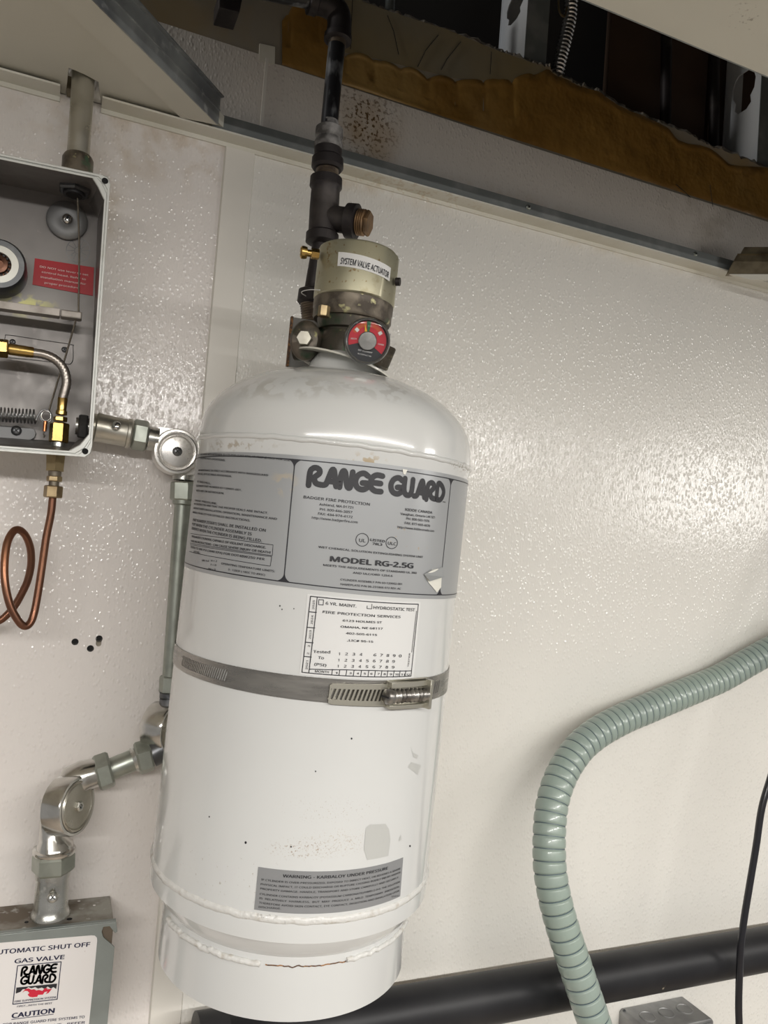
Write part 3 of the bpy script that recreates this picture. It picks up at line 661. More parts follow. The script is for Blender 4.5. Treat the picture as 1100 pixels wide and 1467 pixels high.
# border and dividers
bo = MB(); ins = .0032
for f, sgn in ((top, -1), (bot, 1)):
    ribbon(bo, FC, [(a0, f(a0)+sgn*ins), (a1, f(a1)+sgn*ins)], .00075, .0005, False)
for pA, pB in (((423, 657), (406.5, 834)), ((646, 684.5), (628.5, 854))):
    A_, B_ = Vector(CY.inv(*pA)), Vector(CY.inv(*pB)); A_.y = top(A_.x)-ins; B_.y = bot(B_.x)+ins
    ribbon(bo, FC, [A_, B_], .0008, .0005, False)
    for P, s_, f in ((A_, -1, top), (B_, 1, bot)):   # flared corners
        w_ = .0062; n = 8; e = []
        for i in range(n+1):
            t = i/n; e.append((P.x-w_*(1-t)**1.0, 0, t))
        poly = []
        for i in range(n+1):
            t = i/n*math.pi/2; poly.append((P.x-w_+w_*math.sin(t)-.0003, f(P.x-w_)+s_*ins+s_*w_*(1-math.cos(t))))
        for i in range(n, -1, -1):
            t = i/n*math.pi/2; poly.append((P.x+w_-w_*math.sin(t)+.0003, f(P.x+w_)+s_*ins+s_*w_*(1-math.cos(t))))
        blot(bo, FC, poly, .0005)
bo.build('printed_border', 'nameplate_border', npl, 0)
tx = MB(); L = .0006
logo(tx, CY, 'RANGE GUARD', (438.5, 695.5), (634, 719.5), 29, L, .29)
T = [('BADGER FIRE PROTECTION', (434.9, 713.8), (529.3, 724.5), 5.8, .006), ('Ashland, MA 01721', (457.3, 724), (505.6, 728.8), 5, .006), ('PH: 800-446-3857', (458, 731), (504.3, 735.6), 5, .006),
     ('FAX: 434-974-4172', (455.5, 737.3), (504.8, 742.4), 5, .006), ('http://www.badgerfire.com', (446.6, 743), (512, 749.8), 4.9, .004), ('KIDDE CANADA', (579.9, 731.6), (618.3, 736), 5.4, .004),
     ('Vaughan, Ontario L4K 5Z1', (573, 737.4), (621.9, 742.6), 4.6, .004), ('PH: 800-565-1976', (581.2, 744.3), (614.2, 748), 4.8, .004), ('FAX: 877-660-4670', (578.9, 750.6), (615, 754.9), 4.8, .004),
     ('http://www.kiddecanada.com', (568.7, 756.3), (620.9, 762.1), 4.6, .002), ('LISTED', (529.8, 774.6), (550.9, 777.2), 4.8, .03), ('78L3', (532.8, 780.2), (547, 781.8), 4.8, .03),
     ('WET CHEMICAL SOLUTION EXTINGUISHING SYSTEM UNIT', (456, 784.8), (605, 799.2), 4.1, .02), ('MODEL RG-2.5G', (472, 803.8), (591.3, 814), 10.8, .04),
     ('MEETS THE REQUIREMENTS OF STANDARD UL 300', (462.8, 810.5), (595.9, 822), 4.0, .02), ('AND ULC/ORD 1254.6', (505, 821.6), (561.6, 826.3), 4.0, .02),
     ('CYLINDER ASSEMBLY P/N 60-120002-001', (487.3, 831.3), (575, 838), 4.1, 0), ('NAMEPLATE P/N 06-231866-972 REV. AC', (487.3, 838), (573.5, 844.6), 4.1, 0)]
for s, p, q, h, b in T: put_text(tx, CY, s, p, q, h, L, b)
put_text(tx, CY, 'UL', (513.8, 776), (523, 777), 7, L, .01); put_text(tx, CY, 'ULC', (554.8, 780), (566.6, 781.3), 6.4, L, .01)
put_text(tx, CY, 'TM', (633, 719.5), (637, 720), 2.2, L)
for (cx, cy, r_) in ((518.6, 773.3, 9.1), (560.6, 777.7, 8.2)): stroke(tx, CY, circ(cx, cy, r_), 1.0, L, closed=True)
LT = [('PRESSURIZED WITH NITROGEN TO 175 PSIG (1207 KPA) AT 70°F (21°C). FOR USE', (140, 163), (778, 203), 4, 0), ('IN APPROVED LOCATIONS.', (140, 188), (318, 205), 4, 0),
      ('AND MAINTENANCE IN STRICT ACCORDANCE WITH RANGEGUARD', (125, 275), (622, 312), 4, 0), ('AND ALL APPLICABLE ADDENDA.', (120, 300), (365, 320), 4, 0), ('TO INSTALL.', (115, 355), (215, 370), 4, 0),
      ('EQUIPMENT PART NUMBER 87-120001-001.', (110, 385), (435, 418), 4, 0), ('WITH AIR OR NITROGEN.', (110, 420), (310, 442), 4, 0), ('GAUGE PRESSURE.', (100, 490), (258, 515), 4, 0),
      ('NOT OBSTRUCTED AND THAT THE PROPER SEALS ARE INTACT.', (95, 515), (622, 583), 4.2, 0), ("MANUFACTURER'S INSTALLATION, OPERATION, MAINTENANCE AND", (90, 545), (685, 625), 4.2, 0), ('MANUAL P/N 06-237 FOR DETAILED INSTRUCTIONS.', (85, 575), (495, 637), 4.2, 0),
      ('(PART NUMBER 255681) SHALL BE INSTALLED ON', (85, 632), (605, 710), 6, .004), ('PORT WHEN THE CYLINDER ASSEMBLY IS', (80, 662), (505, 736), 6, .004), ('REMOVED WHEN THE CYLINDER IS BEING FILLED.', (78, 692), (578, 784), 6, .004),
      ('PRESSURIZED CYLINDER, CAPABLE OF VIOLENT DISCHARGE.', (78, 748), (608, 830), 4.6, .02), ('HANDLING INSTRUCTIONS - CAN CAUSE SEVERE INJURY OR DEATH!', (72, 780), (640, 866), 4.6, .02), ('TESTED TO 500 PSI (3440 KPA) FOR DOT4BW250 PER', (68, 824), (597, 914), 4.6, .015),
      ('VESSEL', (90, 858), (135, 866), 4, 0), ('UBC-5.0', (150, 920), (200, 925), 3.6, 0), ('H = 2', (215, 922), (258, 926), 3.6, .01), ('F = 0', (213, 951), (252, 955), 3.6, .01), ('PH = 0', (196, 980), (248, 986), 3.6, .01),
      ('OPERATING TEMPERATURE LIMITS:', (288, 942), (670, 999), 4.0, .015), ('0 - 120°F (-18°C TO 49°C)', (338, 985), (600, 1025), 4.0, .01)]
for s, p, q, h, b in LT: put_text(tx, CY, s, c2(*p), c2(*q), h, L, b)
for pts_ in (((70, 722), (300, 752), (658, 803), (652, 880), (300, 828), (66, 790)), ((66, 800), (300, 838), (648, 887), (638, 955), (300, 900), (60, 850))): stroke(tx, CY, [c2(*p) for p in pts_], .7, L)
tx.build('lettering', 'black_print', npl, 0)
b = MB(); blot(b, CY, [(607, 823), (618, 815), (632, 813.5), (630.5, 841), (624.5, 848.6), (613, 835)], .00085); pw = b.build('torn_patch', 'peel_white', npl, 0)
b = MB()
q = [CY.inv(*p) for p in ((606, 822.5), (616, 816), (632, 812.5), (631.5, 826), (612, 832))]
b.slab([CY.pt(x, y, .0010+.0016*(i in (3, 4))) for i, (x, y) in enumerate(q)], CY.e1*.0003); b.build('curled_flap', 'peel_grey', npl, 0)
b = MB(); blot(b, CY, c1x if False else [(576, 672), (583, 673), (580, 680), (577, 679)], .0007); b.build('chipped_spot', 'peel_white', npl, 0)
# inspection sticker
c4 = lambda X, Y: (400+X/4.23, 830+Y/4.23)
b = MB(); sheet(b, CY, (440.5, 850.5), (602, 862.5), (592, 971.5), (429, 966), .0003, 24, 3); ist = b.build('inspection_sticker', 'clear_sticker', cyl, 60)
b = MB(); L = .0006
def S4(pts_, w, **k): stroke(b, CY, [c4(*p) for p in pts_], w, L, True, **k)
S4([(190, 102), (840, 150), (795, 585), (138, 562)], 1.3, closed=True); S4([(230, 106), (222, 200), (180, 562)], 1.3)
S4([(183, 543), (400, 547), (560, 551), (798, 553)], 1.2); S4([(828, 192), (800, 440)], .9)
for x, y in ((322, 545), (366, 547), (408, 549), (452, 550), (497, 551), (541, 552), (581, 552), (620, 552), (656, 552), (694, 552), (730, 553), (764, 553)): S4([(x, y), (x-5, y+33)], 1.1)
for x, y in ((183, 196), (173, 290), (163, 380), (152, 466)): S4([(x-2, y), (x+42, y+4)], 1.3)
for s, p, q, h, bb in [('6 YR. MAINT.', (280, 152), (466, 170), 6, .008), ('HYDROSTATIC TEST', (568, 178), (818, 192), 6.2, .004), ('FIRE PROTECTION SERVICES', (262, 203), (732, 234), 5.2, .012), ('6123 HOLMES ST', (383, 254), (620, 266), 4.2, .02),
      ('OMAHA, NE 68117', (370, 291), (625, 304), 4.2, .02), ('402-505-6115', (402, 331), (590, 342), 4.2, .02), (',LIC# 95-15', (410, 374), (567, 383), 4.2, .02), ('Tested', (206, 444), (308, 448), 5.6, .006), ('To', (234, 480), (270, 484), 5.6, .006), ('(PSI)', (212, 520), (284, 528), 5.6, .006),
      ('MONTH', (216, 562), (300, 568), 4.8, .012)]: put_text(b, CY, s, c4(*p), c4(*q), h, L, bb)
def digs(row, y0, y1, xs_):
    for i, ch in enumerate(row):
        if ch != ' ': x = xs_[i]; y = y0+(y1-y0)*i/9; put_text(b, CY, ch, c4(x-(4 if ch == '1' else 8), y), c4(x+(4 if ch == '1' else 8), y+1), 5.6, L, .004)
digs('1234 67890', 457, 470, (362, 406, 450, 493, 538, 577, 616, 655, 693, 729)); digs('123456789 ', 495, 505, (358, 402, 446, 490, 532, 573, 612, 652, 689, 727)); digs('123456789 ', 532, 540, (354, 398, 443, 486, 529, 570, 609, 648, 686, 724))
for i, s in enumerate(['1', '', '3', '4', '5', '6', '7', '8', '9', '10', '11', '12']):
    x = (344, 387, 430, 474, 516, 556, 598, 636, 673, 710, 746, 777)[i]; w = 11 if len(s) > 1 else 7
    if s: put_text(b, CY, s, c4(x-w, 571+i), c4(x+w, 572+i), 4.0, L, .02)
class Rot:                                      # print running up the sheet
    def __init__(s, S, px, py, dx, dy): s.S = S; a, c = S.inv(px, py); e, g = S.inv(px+dx, py+dy); s.o = Vector((a, c)); s.d = (Vector((e, g))-s.o).normalized(); s.u = Vector((-s.d.y, s.d.x))
    def inv(s, t, h): return t, h
    def pt(s, t, h, l=0): q = s.o+s.d*t+s.u*h; return s.S.pt(q.x, q.y, l)
def vtext(s, p, q, h, bold=.01):
    R_ = Rot(CY, *c4(*p), c4(*q)[0]-c4(*p)[0], c4(*q)[1]-c4(*p)[1]); A_, B_ = Vector(CY.inv(*c4(*p))), Vector(CY.inv(*c4(*q)))
    vs, fs = glyphs(s, bold, 0); x0 = min(v[0] for v in vs); x1 = max(v[0] for v in vs); Ln = (B_-A_).length; H = M(h, CY.pt(*A_))
    b.add([R_.pt((x-x0)/(x1-x0)*Ln, y/CAP*H, L) for x, y, _ in vs], fs)
vtext('2025', (212, 182), (216, 126), 4.2); vtext('2024', (202, 272), (207, 217), 4.2); vtext('2023', (191, 362), (196, 308), 4.2); vtext('2', (186, 410), (187, 397), 4.2); vtext('2', (180, 455), (181, 442), 4.2); vtext('2021', (171, 546), (176, 492), 4.2); vtext('TESTER', (782, 530), (791, 446), 3.8)
S4([(240, 122), (268, 124), (266, 155), (238, 153)], 1.0, closed=True); S4([(560, 150), (558, 178), (530, 176), (531, 160)], .9)
b.build('lettering', 'black_print', ist, 0)
# warning label
c6 = lambda X, Y: (340+X/4.23, 1220+Y/4.23)
b = MB(); WL = [CY.inv(*c6(*p)) for p in ((127, 92), (1003, 35), (985, 270), (102, 350))]
sheet(b, CY, c6(127, 92), c6(1003, 35), c6(985, 270), c6(102, 350), .0003, 30, 2); wl = b.build('warning_label', 'warning_grey', cyl, 60)
b = MB()
WT = [('WARNING - KARBALOY UNDER PRESSURE', (275, 153), (908, 106), 6.4, .015), ('IF CYLINDER IS OVER-PRESSURIZED, EXPOSED TO DIRECT HEAT, OR RECEIVES A SEVERE', (145, 172), (984, 106), 4, .008),
      ('PHYSICAL IMPACT, IT COULD DISCHARGE OR RUPTURE CAUSING BODILY INJURY AND/OR', (142, 200), (984, 128), 4, .008), ('PROPERTY DAMAGE. HANDLE, TRANSPORT AND STORE CAREFULLY AND SECURELY.', (140, 227), (974, 158), 4, .008),
      ('CYLINDER CONTAINS KARBALOY (POTASSIUM CARBONATE)/HMIS:2-0-0. THE SOLUTION', (136, 259), (980, 186), 4, .008), ('IS  RELATIVELY  HARMLESS,  BUT  MAY  PRODUCE  A  MILD  TEMPORARY  IRRITATION.', (134, 285), (978, 214), 4, .008),
      ('THEREFORE AVOID SKIN CONTACT, EYE CONTACT, INGESTION AND INHALATION UPON', (132, 312), (976, 240), 4, .008), ('DISCHARGE.', (130, 338), (264, 348), 4, .008), ('8264153', (930, 276), (974, 270), 3.4, 0)]
def ctext(s, p, q, h, bo):                      # follows the ring curvature: both ends on one height line
    A_, B_ = CY.inv(*c6(*p)), CY.inv(*c6(*q)); vs, fs = glyphs(s, bo, 0); x0 = min(v[0] for v in vs); x1 = max(v[0] for v in vs); H = M(h, CY.pt(*A_))
    b.add([CY.pt(A_[0]+(B_[0]-A_[0])*(x-x0)/(x1-x0), A_[1]+(B_[1]-A_[1])*(x-x0)/(x1-x0)+y/CAP*H, .0006) for x, y, _ in vs], fs)
for w in WT: ctext(*w)
b.build('lettering', 'black_print', wl, 0)
b = MB(); blot(b, CY, [(524, 1186), (530, 1181), (552, 1180), (557, 1188), (559, 1202), (556, 1226), (526, 1232), (521, 1217)], .00025); b.build('glue_residue', 'residue_grey', cyl, 0)
b = MB()
for pp in (((588, 1069), (591, 1078), (599, 1082), (597, 1087), (592, 1085)), ((589, 1092), (603, 1096), (598, 1110), (584, 1099)), ((572, 1200), (574, 1196), (575, 1203), (571, 1205))): b = MB(); blot(b, CY, pp, .0002); b.build('scuff_mark', 'residue_grey', cyl, 0)
pass
# small nicks in the paint
b = MB()
nk_=0
for (x, y, r_) in ((503.5, 1058, 1.2), (452, 1105, 1), (352, 1207, 1.6), (417, 1213, 1.1), (587, 1212, 1.2), (401, 868, 1), (404, 873, .9), (421, 872, .8), (401, 1408, .0), (300, 1170, 1)):
    if r_: blot(b, CY, circ(x, y, r_, r_*1.3, 7), .0002)
nk = b.build('paint_nick', 'nameplate_border', cyl, 0); nk['kind'] = 'stuff'

# valve: stem, lug, throat
HN = CY.h(500, 524, .028); HG = CY.h(505, 448, .03); HA0 = CY.h(506, 417, .034); HA1 = CY.h(508, 341, .034)
vb = MB(); vb.lathe([(.019, HN-.012), (.022, HN-.004), (.025, HN+.004), (.026, HN+.02), (.023, HG-.012), (.028, HG-.004), (.028, HG+.003)], CY.A, CY.ax, 40)
vb.build('valve_body', 'valve_dark', cyl, 45)
lugc = D(438, 488, depth(AX_A)-.012); back_n = (CY.e1-CY.e2*.12).normalized()
vl = MB(); axc = ap((HN+HG)/2)
vl.cyl(axc, D(425, 492, depth(AX_A)+.012), .016, .015, 28)
vl.build('side_port', 'valve_dark', cyl, 45)
fl = MB(); fa, f1, f2 = frame(back_n)
fl.lathe([(.0165, -.006), (.0185, -.003), (.0185, .002), (.015, .005), (.006, .0055)], lugc, back_n, 32, clampf=lambda x, y: (x*.72, y*.92)).build('port_flange', 'valve_dark', cyl, 45)
bb = MB().hexa(lugc+back_n*.005, lugc+back_n*.0105, M(11.5, lugc)).build('bolt', 'zinc_warm', cyl, 25)
bb['label'] = 'bright hex bolt head'
# small hex nut under the drum
q = D(464, 446, depth(AX_A)-.034); MB().hexa(q-CY.ax*.0045, q+CY.ax*.0045, M(8.5, q), CY.e2).build('hex_nut', 'brass_old', cyl, 25)
# hex boss behind the gauge, lower right
q = D(556, 514, depth(AX_A)-.012); MB().hexa(q-(CY.e2+CY.ax*-.3)*.012, q+(CY.e2-CY.ax*.3)*.003, M(18, q)).build('hex_boss', 'valve_dark', cyl, 25)
b = MB().cyl(ap((HN+HG)/2+.004), D(549, 505, depth(AX_A)-.010), .014, .012, 24).build('gauge_port', 'valve_dark', cyl, 45)
# actuator drum
RA = M(58, ap(HA0)); ACT = CylSurf(ap(0)+CY.e2*.0015, CY.ax, RA)
cf = lambda x, y: (x, y)
def drum(x, y, lim=.80):
    # one flat facet on the right
    d = x*math.cos(1.05)+y*math.sin(1.05); L_ = RA*.93
    if d > L_: x -= (d-L_)*math.cos(1.05); y -= (d-L_)*math.sin(1.05)
    return x, y
b = MB(); b.lathe([(RA*.55, HA0-.001), (RA-.0015, HA0-.001), (RA, HA0+.0005), (RA, HA1-.0025), (RA-.0008, HA1-.0008), (RA-.0025, HA1), (RA*.5, HA1+.0008)], ACT.A, CY.ax, 72, CY.e1, clampf=drum if CY.ax.cross(CY.e1).dot(CY.e2) > 0 else (lambda x, y: (lambda u: (u[0], -u[1]))(drum(x, -y))))
act = b.build('actuator', 'actuator_brass', cyl, 30)
b = MB(); b.lathe([(RA*.6, HG-.001), (RA*.94, HG-.001), (RA*.97, HG+.001), (RA*.97, HG+.008), (RA*.985, HG+.009), (RA*.985, HA0-.0012), (RA*.6, HA0-.0012)], ACT.A, CY.ax, 64).build('lower_ring', 'bronze_dirty', cyl, 30)
b = MB().lathe([(RA*.5, HG-.012), (RA*.80, HG-.010), (RA*.86, HG-.001), (RA*.5, HG-.001)], ACT.A, CY.ax, 48).build('lower_flange', 'valve_dark', cyl, 35)
q = ACT.pt(RA*1.28, (HA0+HA1)/2-.002); MB().cyl(q, q+(CY.e2*.95+CY.e1*.3).normalized()*.004, .0035, n=14).build('side_plug', 'black_iron', act)
b = MB(); LBL = (485, 361.5), (571-14, 384), (559, 408), (484, 381)
sheet(b, ACT, (485, 361), (559.5, 384), (557.5, 403), (483.5, 381), .0003, 16, 1); al = b.build('actuator_label', 'clear_sticker', act, 60)
b = MB(); put_text(b, ACT, 'SYSTEM VALVE ACTUATOR', (487.5, 378), (555.5, 398.5), 13, .0006, .02); b.build('lettering', 'black_print', al, 0)
# loop of thin clear tie around the pipe and drum
tw = [D(x, y, depth(AX_A)-.036+dd) for x, y, dd in ((458, 415.5, 0), (445, 415, .01), (434, 417, .03), (432, 420, .05), (438, 424, .06))]
MB().tube(crom(tw, 5), .0004, 6).build('clear_tie', 'gauge_white', cyl)
# brass side fitting
q0, q1 = D(460, 365, depth(AX_A)-.012), D(430, 361, depth(AX_A)-.016); dq = (q1-q0)
b = MB(); b.hexa(q0+dq*.10, q0+dq*.48, M(7.5, q0)); b.lathe([(M(5, q0), 0), (M(5, q0), dq.length*.2), (M(8, q0), dq.length*.22), (M(9, q0), dq.length*.34), (M(9, q0), dq.length*.48), (M(6.5, q0), dq.length*.54), (M(3, q0), dq.length*.54)], q0+dq*.46, dq, 20)
b.build('brass_fitting', 'brass', cyl, 30)
# pressure gauge
gd = depth(AX_A)-.052; GC = D(526.5, 488.5, gd); gn = ((CAM-GC).normalized()+CY.e2*.12+UH*.02).normalized(); RG_ = M(33.5, GC)
upv = (YC*math.cos(math.radians(3))+XC*math.sin(math.radians(3)))
b = MB().lathe([(RG_*.4, -.018), (RG_*.8, -.017), (RG_*.99, -.011), (RG_, -.003), (RG_*.98, .0005), (RG_*.93, .002), (RG_*.88, .0012), (RG_*.86, -.002)], GC, gn, 56, caps=False)
ga = b.build('pressure_gauge', 'gauge_bezel', cyl, 40)
MB().cyl(GC-gn*.017, D(519, 492, gd+.035), RG_*.42, RG_*.42, 24).build('stem', 'valve_dark', ga)
GS = PlaneSurf(GC-gn*.002, gn, upv)
def disc(name, m_, r, lift, a0_=0, a1_=360, r0=0):
    b = MB(); n = max(6, int(abs(a1_-a0_)/6)); vs = []
    for i in range(n+1):
        t = math.radians(a0_+(a1_-a0_)*i/n); vs += [GS.pt(r0*math.cos(t), r0*math.sin(t), lift), GS.pt(r*math.cos(t), r*math.sin(t), lift)]
    b.add(vs, [(2*i, 2*i+1, 2*i+3, 2*i+2) for i in range(n)]); return b.build(name, m_, ga, 0)
disc('dial', 'gauge_black', RG_*.87, 0); disc('red_sector', 'gauge_red', RG_*.82, .0002, -38, 196, .0)
disc('green_sector', 'gauge_green', RG_*.82, .0004, 82, 96); 
tk = MB()
for i in range(22):
    t = math.radians(40+i*4.6) if i < 8 else math.radians(100+(i-8)*3.8)
    ribbon(tk, GS, [(RG_*.60*math.cos(t), RG_*.60*math.sin(t)), (RG_*.76*math.cos(t), RG_*.76*math.sin(t))], .0005, .0004, False)
tk.build('tick_marks', 'gauge_orange', ga, 0)
tk = MB()
for t in (138, 35): t = math.radians(t); ribbon(tk, GS, [(RG_*.56*math.cos(t), RG_*.56*math.sin(t)), (RG_*.72*math.cos(t), RG_*.72*math.sin(t))], .0026, .0005, False)
put_text(tk, GS, 'SST ELEMENT', (512.5, 502), (533, 506.5), 3, .0005, .01); put_text(tk, GS, 'IN CONTACT W/', (512, 507), (531.5, 511.5), 2.6, .0005, 0)
put_text(tk, GS, 'RECH', (502.5, 486), (510.5, 486.5), 3.2, .0005, .01); put_text(tk, GS, 'OVER', (541, 493.5), (549.5, 495.5), 3.0, .0005, .01); put_text(tk, GS, '175', (527, 468), (533, 468.5), 2.4, .0006, .01)
tk.build('dial_print', 'gauge_white', ga, 0)
nd_ = MB(); t = math.radians(103); pw_ = .0014
nd_.slab([GS.pt(.10*RG_*math.sin(t), -.1*RG_*math.cos(t), .0009)*1.0, GS.pt(RG_*.70*math.cos(t), RG_*.70*math.sin(t), .0009), GS.pt(RG_*.30*math.cos(t)-pw_, RG_*.30*math.sin(t), .0009)], gn*.0003)
nd_.build('needle', 'gauge_yellow', ga, 0)
MB().lathe([(RG_*.40, .0003), (RG_*.40, .0020), (RG_*.37, .0026), (.0001, .0030)], GS.O, gn, 36, caps=False).build('hub', 'polished_steel', ga, 40)
MB().lathe([(RG_*.87, .0034), (RG_*.6, .0045), (.0001, .0050)], GS.O, gn, 36, caps=False).build('lens', 'gauge_glass', ga, 60)

# ------------------------------------------------------------ wall bracket plate behind the valve
br = thing('valve_bracket', 'grey steel plate with a rusty left edge behind the cylinder valve', 'bracket', W(480, 530, .12))
b = MB(); pp = [W(419, 454, .135), W(560, 478, .135), W(551, 531, .135), W(412, 525, .135)]
b.slab(pp, (0, .003, 0)).build('plate', 'plate_grey', br, 0, .0004)
e0, e1_ = pp[0], pp[3]; MB().obox((e0+e1_)/2+Vector((-.0006, -.0002, 0)), (e0-e1_)/2, Vector((.0009, 0, 0)), Vector((0, .0020, 0))).build('rusty_edge', 'rust', br, 0)
MB().box((pp[0].x+.045, -.132, pp[3].z+.02), (pp[1].x-.012, 0.0, pp[3].z+.023)).build('arm', 'plate_grey', br, 0)

# ------------------------------------------------------------ hose clamp strap
st = thing('band_clamp', 'stainless worm-drive band clamp holding the white cylinder to the wall', 'clamp', ap(CY.h(450, 985)))
SR = RC+.0003
def cpt(p): return CY.inv(*p)
up_l, lo_l = [CY.inv(*p) for p in ((255, 928), (300, 943), (350, 955), (400, 964), (470, 974), (540, 975), (600, 970), (644, 957))], [CY.inv(*p) for p in ((256, 958), (300, 977), (350, 990), (400, 998), (470, 1006), (600, 1003), (640, 990))]
mu, bu = fit(up_l); ml, bl = fit(lo_l)
us, ls = (lambda a: bu+mu*a), (lambda a: bl+ml*a)
th_ = .0009
def strip(mb, aa, ab_, f0, f1, lift0, lift1, n):
    lo = []
    for i in range(n+1):
        a = aa+(ab_-aa)*i/n; lo.append([CY.pt(a, f0(a), lift0), CY.pt(a, f0(a), lift1), CY.pt(a, f1(a), lift1), CY.pt(a, f1(a), lift0)])
    mb.loft(lo, True, True, True)
def ff(t): return lambda a: ls(a)+(us(a)-ls(a))*t
aL0, aL1 = CY.inv(262, 950)[0], CY.inv(326, 968)[0]; aT0, aT1 = CY.inv(471, 985)[0], CY.inv(552, 990)[0]; aR0, aR1 = CY.inv(598, 985)[0], CY.inv(628, 980)[0]
b = MB(); full0, full1 = -RC*math.pi*.98, RC*math.pi*.98
strip(b, full0, aL0, ff(0), ff(1), .0001, th_, 30); strip(b, aL1, aR0, ff(0), ff(1), .0001, th_, 40); strip(b, aR1, full1, ff(0), ff(1), .0001, th_, 30)
def slots(b, aa, ab_, f, n, l0, l1):
    strip(b, aa, ab_, f(0), f(.24), l0, l1, 10); strip(b, aa, ab_, f(.76), f(1), l0, l1, 10)
    for i in range(n+1):
        c = aa+(ab_-aa)*i/n; w = (ab_-aa)/n*.22; sk = .0012
        lo = [[CY.pt(c-w-sk, f(.23)(c), l0), CY.pt(c-w-sk, f(.23)(c), l1), CY.pt(c+w-sk, f(.23)(c), l1), CY.pt(c+w-sk, f(.23)(c), l0)], [CY.pt(c-w+sk, f(.77)(c), l0), CY.pt(c-w+sk, f(.77)(c), l1), CY.pt(c+w+sk, f(.77)(c), l1), CY.pt(c+w+sk, f(.77)(c), l0)]]
        b.loft(lo)
slots(b, aL0, aL1, ff, 26, .0001, th_); slots(b, aR0, aR1, ff, 9, .0001, th_)
b.build('band', 'steel_strap', st, 30)
tu = [CY.inv(*p) for p in ((476, 978), (598, 975))]; tl = [CY.inv(*p) for p in ((472, 1007.5), (597, 1008))]
f_u = lambda a: tu[0][1]+(tu[1][1]-tu[0][1])*(a-tu[0][0])/(tu[1][0]-tu[0][0]); f_l = lambda a: tl[0][1]+(tl[1][1]-tl[0][1])*(a-tl[0][0])/(tl[1][0]-tl[0][0])
def gg(t): return lambda a: f_l(a)+(f_u(a)-f_l(a))*t
b = MB(); strip(b, aT0+.0002, aT0+.0014, gg(.06), gg(.94), .0022, .0031, 2); slots(b, aT0+.0014, aT1, gg, 13, .0022, .0031); strip(b, aT1, CY.inv(597, 985)[0], gg(0), gg(1), .0022, .0031, 6); b.build('tail', 'strap_tail', st, 30)
# worm housing and screw
h0, h1 = CY.inv(553, 975)[0], CY.inv(600, 990)[0]; lift = .0034
b = MB(); lo = []
for i in range(9):
    a = h0+(h1-h0)*i/8; z0_, z1_ = gg(-.04)(a), gg(1.10)(a); m_ = (z0_+z1_)/2; hh = (z1_-z0_)/2; k_ = .75+.25*i/8
    outer = [CY.pt(a, m_-hh*math.cos(t)*1.0, .0005+.0105*k_*math.sin(t)**.7) for t in [math.pi*j/10 for j in range(11)]]
    inner = [CY.pt(a, m_+hh*.9*math.cos(t)*1.0, .0004+.0094*k_*math.sin(t)**.7) for t in [math.pi*j/10 for j in range(11)]]
    lo.append(outer if False else outer+inner)
b2 = MB()
# open-topped saddle: lower and upper cheeks plus end collar
for s0, s1 in ((-.05, .12), (.88, 1.12)): strip(b2, h0, h1, gg(s0), gg(s1), .0005, .0085, 6)
strip(b2, h1-.0022, h1+.0008, gg(-.08), gg(1.14), .0005, .0125, 2); strip(b2, h0, h1, gg(.05), gg(.95), .0031, .0045, 6)
q_ = gg(1.12)
b2.slab([CY.pt(h0-.001, gg(1.10)(h0), .002), CY.pt(h1, gg(1.12)(h1), .002), CY.pt(h1, gg(1.2)(h1), .0085), CY.pt(h1-.008, gg(1.18)(h1), .0085)], CY.ax*.0008)
b2.build('housing', 'strap_tail', st, 30, .0003)
b = MB(); c0, c1_ = CY.pt(h0-.0035, gg(.52)(h0), .0085), CY.pt(h1-.0018, gg(.5)(h1), .0085); Ln = (c1_-c0).length; pr = [(.0001, -.0012), (.0042, -.001), (.0055, .0003), (.0055, .0042), (.0045, .0052)]
k_ = 26
for i in range(k_+1): pr.append((.0045+.0009*math.sin(i/k_*8*2*math.pi), .0054+(Ln-.0054)*i/k_))
pr.append((.0001, Ln)); b.lathe(pr, c0, c1_-c0, 24, caps=False); wm = b.build('worm_screw', 'strap_worm', st, 50)
ax_ = (c1_-c0).normalized(); _, e1x, e2x = frame(ax_); MB().obox(c0-ax_*.0011, e1x*.0042, e2x*.0006, ax_*.0004).build('screw_slot', 'black_print', wm, 0)

# ------------------------------------------------------------ black iron pipework above the valve
PO = .10
pi_ = thing('iron_pipe', 'black iron pipe with elbow, couplings and tee rising from the cylinder valve', 'pipe', W(452, 470, PO))
def P(x, y, o=PO): return W(x, y, o)
rp_ = M(12.3, P(478, 120))
V = [P(484, 60), P(471, 185)]; dv = (V[0]-V[1]).normalized()
MB().cyl(P(470, 195), P(484, 48), rp_, n=32).build('pipe', 'black_pipe_worn', pi_, 35)
MB().cyl(P(471.5, 187), P(472.3, 174), rp_*1.02, n=32).build('thread', 'pipe_dope', pi_)
# elbow: vertical up, then left
el = crom([P(484.5, 52), P(486, 34), P(483, 18), P(470, 7), P(452, 1)], 6); re = [rp_*1.42]*len(el)
MB().tube(el, re, 28).build('elbow', 'black_iron', pi_)
b = MB(); b.lathe([(rp_*1.4, 0), (rp_*1.62, .001), (rp_*1.62, .006), (rp_*1.4, .0075)], P(483.5, 60), P(484.3, 50)-P(483.5, 60), 32)
dl = (el[-1]-el[-2]).normalized(); b.lathe([(rp_*1.4, 0), (rp_*1.62, .001), (rp_*1.62, .0085), (rp_*1.4, .0095)], el[-1]-dl*.002, dl, 32); b.build('elbow_band', 'black_iron', pi_)
MB().cyl(el[-1], P(330, -24), rp_*1.0, n=28).build('pipe', 'black_pipe_worn', pi_, 35)
MB().cyl(P(482.5, 66), P(483.5, 58), rp_*1.03, n=28).build('thread', 'threads', pi_)
